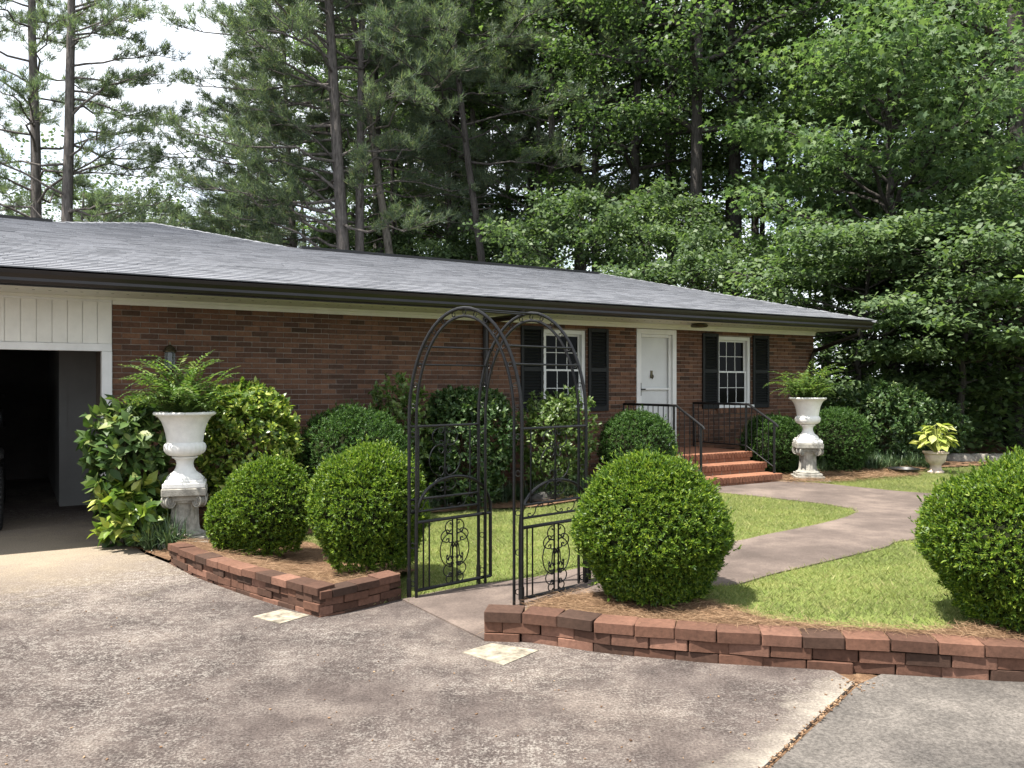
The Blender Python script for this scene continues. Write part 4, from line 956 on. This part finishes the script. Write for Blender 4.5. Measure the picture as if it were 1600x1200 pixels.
# fallen bits on the driveway
g = np.random.default_rng(95); mb = MB()
for k in range(160):
    px, py = g.uniform(0, 1600), 870+g.random()**.7*330; x, y = gp(px, py)
    x, y = ((px-800)/FPX*1.7*FPX/(py-600), 1.7*FPX/(py-600))
    if not inpoly(np.array([(x, y)]), drive)[0]: continue
    s = g.uniform(.005, .014); mb.box((x, y, .004), (s, s*g.uniform(.3, .9), .004), Matrix.Rotation(g.random()*6, 3, 'Z') @ Matrix.Rotation(g.normal(0, .4), 3, 'X'))
tag(link(bpy.data.objects.new('fallen_bits', mb.mesh('fallen_bits', M['straw']))), 'scattered dry bits and leaves on the driveway', 'litter', kind='stuff')

# ------------------------------------------------------------------ trees
def curve(a, b, g, n=6, sag=0.0, wob=.04):
    a = np.array(a, float); b = np.array(b, float); s = np.linspace(0, 1, n)[:, None]; L_ = np.linalg.norm(b-a)
    P = a+(b-a)*s; P[:, 2] += sag*L_*np.sin(np.pi*s[:, 0]); P[1:-1] += g.normal(0, wob*L_*.5, (n-2, 3)); return P
def trunk_path(g, Hh, lean=(0, 0), n=12, wob=.12):
    s = np.linspace(0, 1, n); w = np.cumsum(g.normal(0, wob, (n, 2)), 0)*.5
    return np.stack([lean[0]*s+w[:, 0]*s, lean[1]*s+w[:, 1]*s, s*Hh-.1], 1)
def onpath(P, z): return np.array([np.interp(z, P[:, 2], P[:, 0]), np.interp(z, P[:, 2], P[:, 1]), z])
def make_decid(name, label, loc, Hh, Rr, base, nl, per, leaf, mat, tmpl, seed, r0=.22, bark='bark_dark', lean=(0, 0), flat=.35, rise=(.15, .75), sub=8, tilt=1.1, layers=0, group=None, top=.97, sag=.04, cl=3):
    g = np.random.default_rng(seed); t = thing(name, label, 'tree', loc, g.uniform(0, 6.28) if lean == (0, 0) else 0, group)
    T = trunk_path(g, Hh, lean); tb = [(T, r0*(1-np.linspace(0, 1, len(T))*.85)**.9)]; C = []
    for i in range(nl):
        f = (i+g.random())/nl; z = base+(Hh*top-base)*f
        if layers: z = base+(Hh*top-base)*(round(f*layers)/layers)+g.normal(0, .08)
        env = Rr*(math.sin(math.pi*min(1, f*.80+.14))**.75)*g.uniform(.7, 1.12); a = i*2.4+g.normal(0, .35); el = (rise[0]+(rise[1]-rise[0])*f)+g.normal(0, .1)
        p = onpath(T, z); e = p+np.array([math.cos(a)*env, math.sin(a)*env, env*el]); L_ = curve(p, e, g, 6, sag, .07)
        tb.append((L_, np.linspace(max(.02, r0*.36*(1-f*.6)), .012, 6)))
        for k in range(sub):
            u = .28+.72*(k+g.random())/sub; q_ = np.array([np.interp(u, np.linspace(0, 1, 6), L_[:, j]) for j in range(3)]); da = a+g.choice([-1, 1])*g.uniform(.25, 1.1)*(1.15-u); ls = env*g.uniform(.16, .34)+.15
            e2 = q_+np.array([math.cos(da)*ls, math.sin(da)*ls, ls*g.uniform(-.1, .35)]); tb.append((curve(q_, e2, g, 3, .03), [.014, .009, .004]))
            for m in range(cl): C.append(np.append(q_+(e2-q_)*(.4+.65*m/max(1, cl-1)), a))
    C = np.array(C); n = len(C)*per; s = Rr*.062+.08
    X = np.repeat(C[:, :3], per, 0)+g.normal(0, 1, (n, 3))*np.array([s, s, s*flat])
    out = nrm(X-np.array([T[-1, 0]*.5, T[-1, 1]*.5, 0])*1-np.array([0, 0, 1.])*X[:, 2:3])
    az = rdir(g, n); D_ = nrm(out*.5+az*np.array([1, 1, .3])+np.array([0, 0, -.35])); U = nrm(np.array([0, 0, 1.])+tilt*rdir(g, n)+.25*out)
    V, F = scatter(tmpl[0], tmpl[1], X, frames(D_, U), leaf*g.uniform(.6, 1.25, n))
    local('trunk', np_mesh('trunk', tubes(tb, 6), M[bark], True), t); local('crown', np_mesh('crown', [(V, F)], M[mat]), t); return t
def make_pine(name, label, loc, Hh, Rr, base, nl, seed, r0=.17, lean=(0, 0), group=None, tufts=8, needles=15, nlen=.22, bark='bark_pine', dead=8, side=None):
    g = np.random.default_rng(seed); t = thing(name, label, 'pine tree', loc, 0, group)
    T = trunk_path(g, Hh, lean, 12, .10); tb = [(T, r0*(1-np.linspace(0, 1, len(T))*.75))]; C = []
    for i in range(nl):
        f = (i+g.random())/nl; z = base+(Hh*.98-base)*f; env = Rr*(1-f)**.55*g.uniform(.45, 1.1)+.3; a = i*2.4+g.normal(0, .5)
        if side is not None: a = side+g.normal(0, .9) if g.random() < .55 else a
        p = onpath(T, z); e = p+np.array([math.cos(a)*env, math.sin(a)*env, env*g.uniform(-.12, .38)]); L_ = curve(p, e, g, 7, g.uniform(-.04, .10), .06); tb.append((L_, np.linspace(max(.016, r0*.22*(1-f*.5)), .008, 7)))
        for k in range(9):
            u = .30+.70*(k+g.random())/9; q_ = np.array([np.interp(u, np.linspace(0, 1, 7), L_[:, j]) for j in range(3)]); da = a+g.choice([-1, 1])*g.uniform(.2, 1.0); ls = env*g.uniform(.10, .26)+.12
            e2 = q_+np.array([math.cos(da)*ls, math.sin(da)*ls, ls*g.uniform(.0, .7)]); tb.append((curve(q_, e2, g, 3, .0), [.012, .008, .004]))
            for m in range(tufts): c = q_+(e2-q_)*(.35+.7*m/tufts)+g.normal(0, .07, 3); C.append(np.concatenate([c, nrm(e2-q_)*.6+np.array([0, 0, .5])]))
    for i in range(dead):
        z = base*g.uniform(.35, .95); a = g.uniform(0, 6.28); p = onpath(T, z); l = g.uniform(.5, 1.6); tb.append((curve(p, p+np.array([math.cos(a)*l, math.sin(a)*l, l*g.uniform(-.3, .3)]), g, 4, 0, .1), [.022, .016, .011, .005]))
    C = np.array(C); n = len(C)*needles; Ax = np.repeat(C[:, 3:], needles, 0); D_ = nrm(nrm(Ax)+.95*rdir(g, n))
    V, F = scatter(NEED[0]*np.array([.85, 1, 1]), NEED[1], np.repeat(C[:, :3], needles, 0)+g.normal(0, .03, (n, 3)), frames(D_, rdir(g, n)), nlen*g.uniform(.6, 1.2, n))
    local('trunk', np_mesh('trunk', tubes(tb, 6), M[bark], True), t); local('crown', np_mesh('crown', [(V, F)], M['needle']), t); return t
def G(px, y): x = (px-800)/FPX*y; return (x, y, hgt(x, y)-.05)

# pines on the left and behind the roof
FP = 'pines behind the house'
p1 = make_pine('pine_tree', 'straight pine trunk nearest the upper left corner', G(57, 24), 19, 4.2, 5.2, 46, 101, .20, (-.15, 0), FP)
p2 = make_pine('pine_tree', 'straight pine second from the upper left corner, with long bare limbs', G(98, 22.5), 19, 3.9, 4.6, 44, 102, .19, (.25, 0), FP, side=0)
p3 = make_pine('pine_tree', 'dense many-limbed pine with arching low branches, left of the roof middle', G(548, 23.5), 20, 4.7, 4.6, 92, 103, .24, (-.8, 0), FP, tufts=12, side=math.pi)
p4 = make_pine('pine_tree', 'dark pine trunk forking close beside the dense pine', G(561, 23.8), 19, 4.2, 6, 46, 104, .18, (-.1, .3), FP)
p5 = make_pine('pine_tree', 'pale trunked pine leaning left above the roof', G(657, 24.5), 19, 3.8, 8, 44, 105, .17, (-3.2, 0), FP, bark='bark_grey')
copy_tree(p4, G(745, 29), 1.2, None, 'slim pale pine standing behind the two leaning trunks', FP)
p6 = make_pine('pine_tree', 'dark leaning pine above the middle of the ridge', G(789, 24), 18, 3.8, 8, 40, 106, .16, (-2.4, 0), FP, bark='bark_dark')
copy_tree(p3, G(470, 28), .4, (.75, .75, .8), 'slender pine in front of the bright gap, left of the dense pine', FP)
copy_tree(p4, G(592, 31), 2.2, (1, 1, 1.05), 'dark pine between the dense pine and the leaning pale trunk', FP)
copy_tree(p1, G(858, 28), 4, None, 'grey pine trunk among the green crowns above the ridge end', FP)
copy_tree(p2, G(-50, 27), 2.4, None, 'pine with its crown reaching in from the left edge', FP)
p7 = make_pine('pine_tree', 'slim bare pine trunk just left of the pale leaning trunk', G(604, 26), 20, 2.6, 11.5, 26, 107, .12, (-.5, 0), FP, bark='bark_dark', dead=14)
for px, y, rz_, lb in ((622, 29, 1.0, 'slim dark pine trunk seen between the forked pine and the pale leaning trunk'), (700, 28, 2.0, 'slim dark pine trunk midway between the two leaning pines'), (728, 33, 4.0, 'thin distant pine trunk beside the slim pale pine'), (930, 27, 5.0, 'slim bare pine trunk above the ridge end'), (1054, 27, .5, 'slim pine trunk close to the dark trunk above the hip'), (1072, 31, 3.0, 'thin pine trunk glimpsed behind the dark trunk above the hip'), (1128, 29, 2.5, 'slim pine trunk right of the dark trunk above the hip'), (1190, 28, 1.5, 'slim pine trunk at the left fringe of the sweetgum'), (830, 28, 3.7, 'slim pine trunk right of the dark leaning pine')):
    copy_tree(p7, G(px, y), rz_, None, lb, FP)
# the far pine belt on the left: nothing tells its trees apart
for i, (px, y, s_, src) in enumerate(((-60, 52, .72, p3), (30, 58, .75, p4), (105, 50, .66, p3), (165, 60, .78, p3), (215, 50, .62, p4), (262, 56, .68, p3), (318, 49, .58, p3), (365, 55, .70, p4), (420, 46, .66, p3), (480, 44, .75, p4), (345, 38, .50, p3), (300, 41, .47, p4))):
    copy_tree(src, G(px, y), i*1.7, (s_*1.4, s_*1.4, s_*1.02), 'distant pine of the low tree belt behind the roof', 'far pine belt')

# broadleaved wood
BW = 'broadleaved trees of the wood'
o1 = make_decid('oak_tree', 'tall dark-trunked tree above the hip of the roof', G(1088, 24), 19, 4.2, 8.2, 30, 24, .15, 'oak', DIA, 111, .27)
o2 = make_decid('oak_tree', 'leafy tree filling the sky above the ridge end', G(985, 26.5), 18.5, 4.2, 6.6, 32, 24, .15, 'oak', DIA, 112, .24)
o3 = make_decid('oak_tree', 'thick-trunked tree at the upper right edge', G(1588, 20), 20, 5.0, 8.0, 28, 18, .16, 'oak', DIA, 113, .34)
gm = make_decid('sweetgum_tree', 'bright star-leaved sweetgum sweeping down right of the roof', G(1395, 20.5), 9.8, 3.9, 3.2, 44, 22, .17, 'gum', STAR, 114, .2, flat=.4, sub=8, tilt=1.0)
for px, y, rz_, s_, src, lb in ((905, 28.5, 1, 1, o1, 'tall tree with yellow-green leaves left of the ridge end'), (835, 31, 3, 1.02, o2, 'leafy tree behind the dark leaning pine'), (705, 32, .4, 1.0, o2, 'leafy tree behind the slim trunks midway between the leaning pines'), (622, 34, 5.1, 1.0, o2, 'leafy tree behind the forked dark pine'), (1050, 30, 2, 1.05, o2, 'tall tree just behind the dark trunk above the hip'),
        (1148, 25.5, 4.4, 1, o1, 'dark leaning trunk between the hip and the sweetgum'), (1215, 27, .6, 1.02, o2, 'tree with leafy trunk left of the sweetgum'), 
        (1345, 27, 2.6, 1.02, o2, 'tall tree rising behind the sweetgum crown'), (1440, 29, 3.6, 1.05, o1, 'tall tree behind the right side of the sweetgum'), (1543, 23, 1.4, 1, o1, 'dark thick trunk second from the upper right edge'),
        (1640, 24, 2, 1, o2, 'tree whose crown hangs in from the right edge'), (745, 36, 1, 1.1, o2, 'tree filling the gap between the two leaning pines'), (640, 38, 2, 1.1, o1, 'tree far behind the pale leaning pine')):
    copy_tree(src, G(px, y), rz_, (s_,)*3, lb, BW)
for i, (px, y, src) in enumerate(((560, 44, o2), (700, 45, o1), (800, 43, o2), (930, 41, o1), (1010, 44, o1), (1180, 43, o1), (1290, 42, o2), (1390, 40, o1), (1500, 42, o1), (1620, 38, o2), (1720, 36, o1))):
    copy_tree(src, G(px, y), i*2.1, (1.15, 1.15, 1.15), 'tree in the deep rear of the wood, seen through gaps', 'rear trees of the wood')
# understorey
US = 'understorey trees along the wood edge'
u1 = make_decid('understorey_tree', 'low leafy tree behind the roof, left of the ridge end', G(905, 22.5), 6.6, 2.5, 1.5, 26, 26, .135, 'dogwood', DIA, 121, .09, flat=.4, group=US)
u2 = make_decid('understorey_tree', 'low leafy tree behind the roof hip', G(1010, 23), 6.2, 2.7, 1.3, 26, 26, .13, 'dogwood', DIA, 122, .09, flat=.35, group=US)
for px, y, rz_, s_, src, lb in ((600, 27, 1, .95, u1, 'low dark leafy tree behind the roof under the leaning pale pine'), (690, 26, 2, .9, u2, 'low leafy tree behind the ridge, between the leaning pines'), (770, 27, 3, 1.0, u1, 'low leafy tree at the foot of the dark leaning pine'),
        (1075, 20.5, 5, .8, u1, 'low pale-leaved tree peeping over the hip'), (500, 33, 2, 1.0, u2, 'low leafy tree behind the roof below the dense pine'), (330, 33, 1, .85, u1, 'yellowish low tree behind the roof peak')):
    copy_tree(src, G(px, y), rz_, (s_,)*3, lb, US)
d1 = make_decid('dogwood_tree', 'dogwood with flat layered sprays above the right-hand house corner', G(1340, 18.6), 5.0, 3.3, 1.3, 30, 24, .13, 'dogwood', DIA, 131, .10, flat=.16, rise=(.02, .35), layers=6, tilt=.6, group=US)
d2 = make_decid('dogwood_tree', 'dogwood with low layered sprays behind the hosta pot', G(1500, 18.2), 4.8, 3.4, 1.55, 28, 24, .13, 'dogwood', DIA, 132, .10, flat=.14, rise=(.0, .3), layers=5, tilt=.6, group=US)
copy_tree(d1, G(1640, 17.5), 2.2, None, 'dogwood with layered sprays at the right edge', US)
copy_tree(d1, G(1440, 21.5), 4, (1.15,)*3, 'shaded dogwood under the sweetgum', US)
copy_tree(u2, G(1560, 21.5), 3, (1.15,)*3, 'shaded low tree between the two dark trunks at right', US)
copy_tree(u2, G(1420, 25), 5, (1.2,)*3, 'shaded low tree deep under the sweetgum', US)

# far woodland and undergrowth that nobody could count
def mass(name, label, X, leaf, seed, mat='wood'):
    g = np.random.default_rng(seed); n = len(X); az = rdir(g, n)
    V, F = scatter(DIA[0], DIA[1], X, frames(az*np.array([1, 1, .4])+np.array([0, 0, -.2]), np.array([0, 0, 1.])+.7*rdir(g, n)), leaf*g.uniform(.6, 1.3, n))
    tag(link(bpy.data.objects.new(name, np_mesh(name, [(V, F)], M[mat]))), label, 'woodland', kind='stuff')
g = np.random.default_rng(141); Xs = []
for i in range(800):
    px = g.uniform(-250, 1900); y = g.uniform(54, 74); x = (px-800)/FPX*y; top = 18.5+1.5*math.sin(px*.02)+(-4*S01((px-480)/260)); c = np.array([x, y, g.random()**.8*top]); k = 110; s_ = g.uniform(.8, 1.7)
    Xs.append(c+g.normal(0, 1, (k, 3))*np.array([s_, s_, s_*.6]))
mass('woodland', 'far-off woodland closing the view behind the nearer trees', np.concatenate(Xs), .3, 142)
Xs = []
for i in range(420):
    px = g.uniform(1240, 1900) if i % 3 else g.uniform(300, 1300); y = g.uniform(17.8, 34); x = (px-800)/FPX*y
    if px < 1290 and y < 27: y = g.uniform(27, 36); x = (px-800)/FPX*y
    c = np.array([x, y, .1+g.random()*1.7]); s_ = g.uniform(.3, .75); Xs.append(c+g.normal(0, 1, (110, 3))*np.array([s_, s_, s_*.55]))
mass('undergrowth', 'shaded undergrowth on the wood floor', np.concatenate(Xs), .17, 143, 'oak')

# a young tree outside the frame whose twig reaches in at the right edge
g = np.random.default_rng(151)
t = thing('sapling', 'light green leafy twig of a young tree reaching in at the right edge', 'sapling', (4.95, 6.1, .15))
tb = [(np.array([(0, 0, -.1), (.03, .02, 1.2), (-.02, 0, 2.4), (.05, .05, 3.6)]), [.03, .026, .018, .008])]; C = []
for a, z, l in ((math.pi, 2.15, 1.12), (math.pi*.9, 2.6, .8), (2.0, 2.3, .7), (.5, 2.5, .8), (4.2, 2.7, .7), (5.2, 2.2, .8), (3.6, 3.1, .6), (1.2, 3.2, .5)):
    L_ = curve((0, 0, z), (math.cos(a)*l, math.sin(a)*l, z+l*.2), g, 5, .03, .04); tb.append((L_, [.012, .010, .007, .005, .003]))
    for u in np.linspace(.45, 1, 9): C.append([np.interp(u, np.linspace(0, 1, 5), L_[:, j]) for j in range(3)])
C = np.repeat(np.array(C), 4, 0)+g.normal(0, .05, (len(C)*4, 3)); n = len(C)
local('trunk', np_mesh('trunk', tubes(tb, 6), M['bark_grey'], True), t)
local('crown', np_mesh('crown', [scatter(BRD[0], BRD[1], C, frames(rdir(g, n)*np.array([1, 1, .4])+np.array([-.3, 0, -.2]), np.array([0, 0, 1.])+.5*rdir(g, n)), .11*g.uniform(.7, 1.2, n))], M['young']), t)

# ------------------------------------------------------------------ the vehicle in the carport: only one tyre and lamp edge show
CV = H(-2.1, -.55, 0)
car = thing('off_road_car', 'dark high-wheeled car in the carport, cut off by the left edge', 'car', CV)
# local axes: d along the front, n outwards
def cb(name, boxes, mat, bevel=.02, parent=car):
    mb = MB()
    for d0_, d1_, n0_, n1_, z0_, z1_ in boxes: hb(mb, -2.1+d0_, -2.1+d1_, -.55+n0_, -.55+n1_, z0_, z1_)
    return part(name, mb.mesh(name, M[mat], bevel=bevel), parent)
cb('body', [(-.78, .78, -3.6, .35, .62, 1.18), (-.74, .74, -3.55, -1.15, 1.18, 1.80)], 'carpaint', .05)
cb('windscreen', [(-.66, .66, -1.16, -1.13, 1.22, 1.70)], 'glass', .004); cb('grille', [(-.5, .5, .34, .37, .78, 1.14)], 'black_plastic', .005)
cb('bumper', [(-.72, .72, .38, .55, .55, .70)], 'black_plastic', .02)
for s in (-1, 1):
    cb('fender', [(s*.86-.14, s*.86+.14, -.45, .45, .84, .93)], 'black_plastic', .03)
    def axis_lathe(prof, dd, nn, zz, axis):
        mb = MB(); mb.lathe(prof, 32, None); V = []
        for x, y, z in mb.v:
            base_ = H(-2.1+dd, -.55+nn, zz); V.append(base_+(DV*z+NV*x+Vector((0, 0, y)) if axis == 'd' else NV*z+DV*x+Vector((0, 0, y))))
        mb.v = V; return mb
    part('headlight', axis_lathe([(.10, 0), (.105, .03), (.09, .05), (.03, .06)], s*.62, .35, 1.0, 'n').mesh('headlight', M['chrome'], True), car)
    for nn in (.0, -2.6):
        w = part('wheel', axis_lathe([(.20, -.12), (.22, -.125), (.33, -.115), (.355, -.09), (.36, 0), (.355, .09), (.33, .115), (.22, .125), (.20, .12)], s*.875, nn, .36, 'd').mesh('wheel', M['rubber'], True), car)
        mb = MB()
        for k in range(40):
            a = k*math.pi/20
            for o_ in (-.06, .06):
                c = H(-2.1+s*.875+o_, -.55+nn+.362*math.cos(a), .36+.362*math.sin(a)); mb.box(c, (.09, .03, .016), RH @ Matrix.Rotation(-(a-math.pi/2), 3, 'X'))
        part('tread', mb.mesh('tread', M['rubber']), w)
        part('rim', axis_lathe([(.03, -.09), (.12, -.08), (.19, -.11), (.2, -.1), (.2, .1), (.19, .11), (.12, .08), (.03, .09)], s*.875, nn, .36, 'd').mesh('rim', M['chrome'], True), w)
part('mirror', axis_lathe([(.02, -.05), (.06, -.04), (.08, 0), (.06, .04), (.02, .05)], .90, -.95, 1.27, 'n').mesh('mirror', M['carpaint'], True), car)
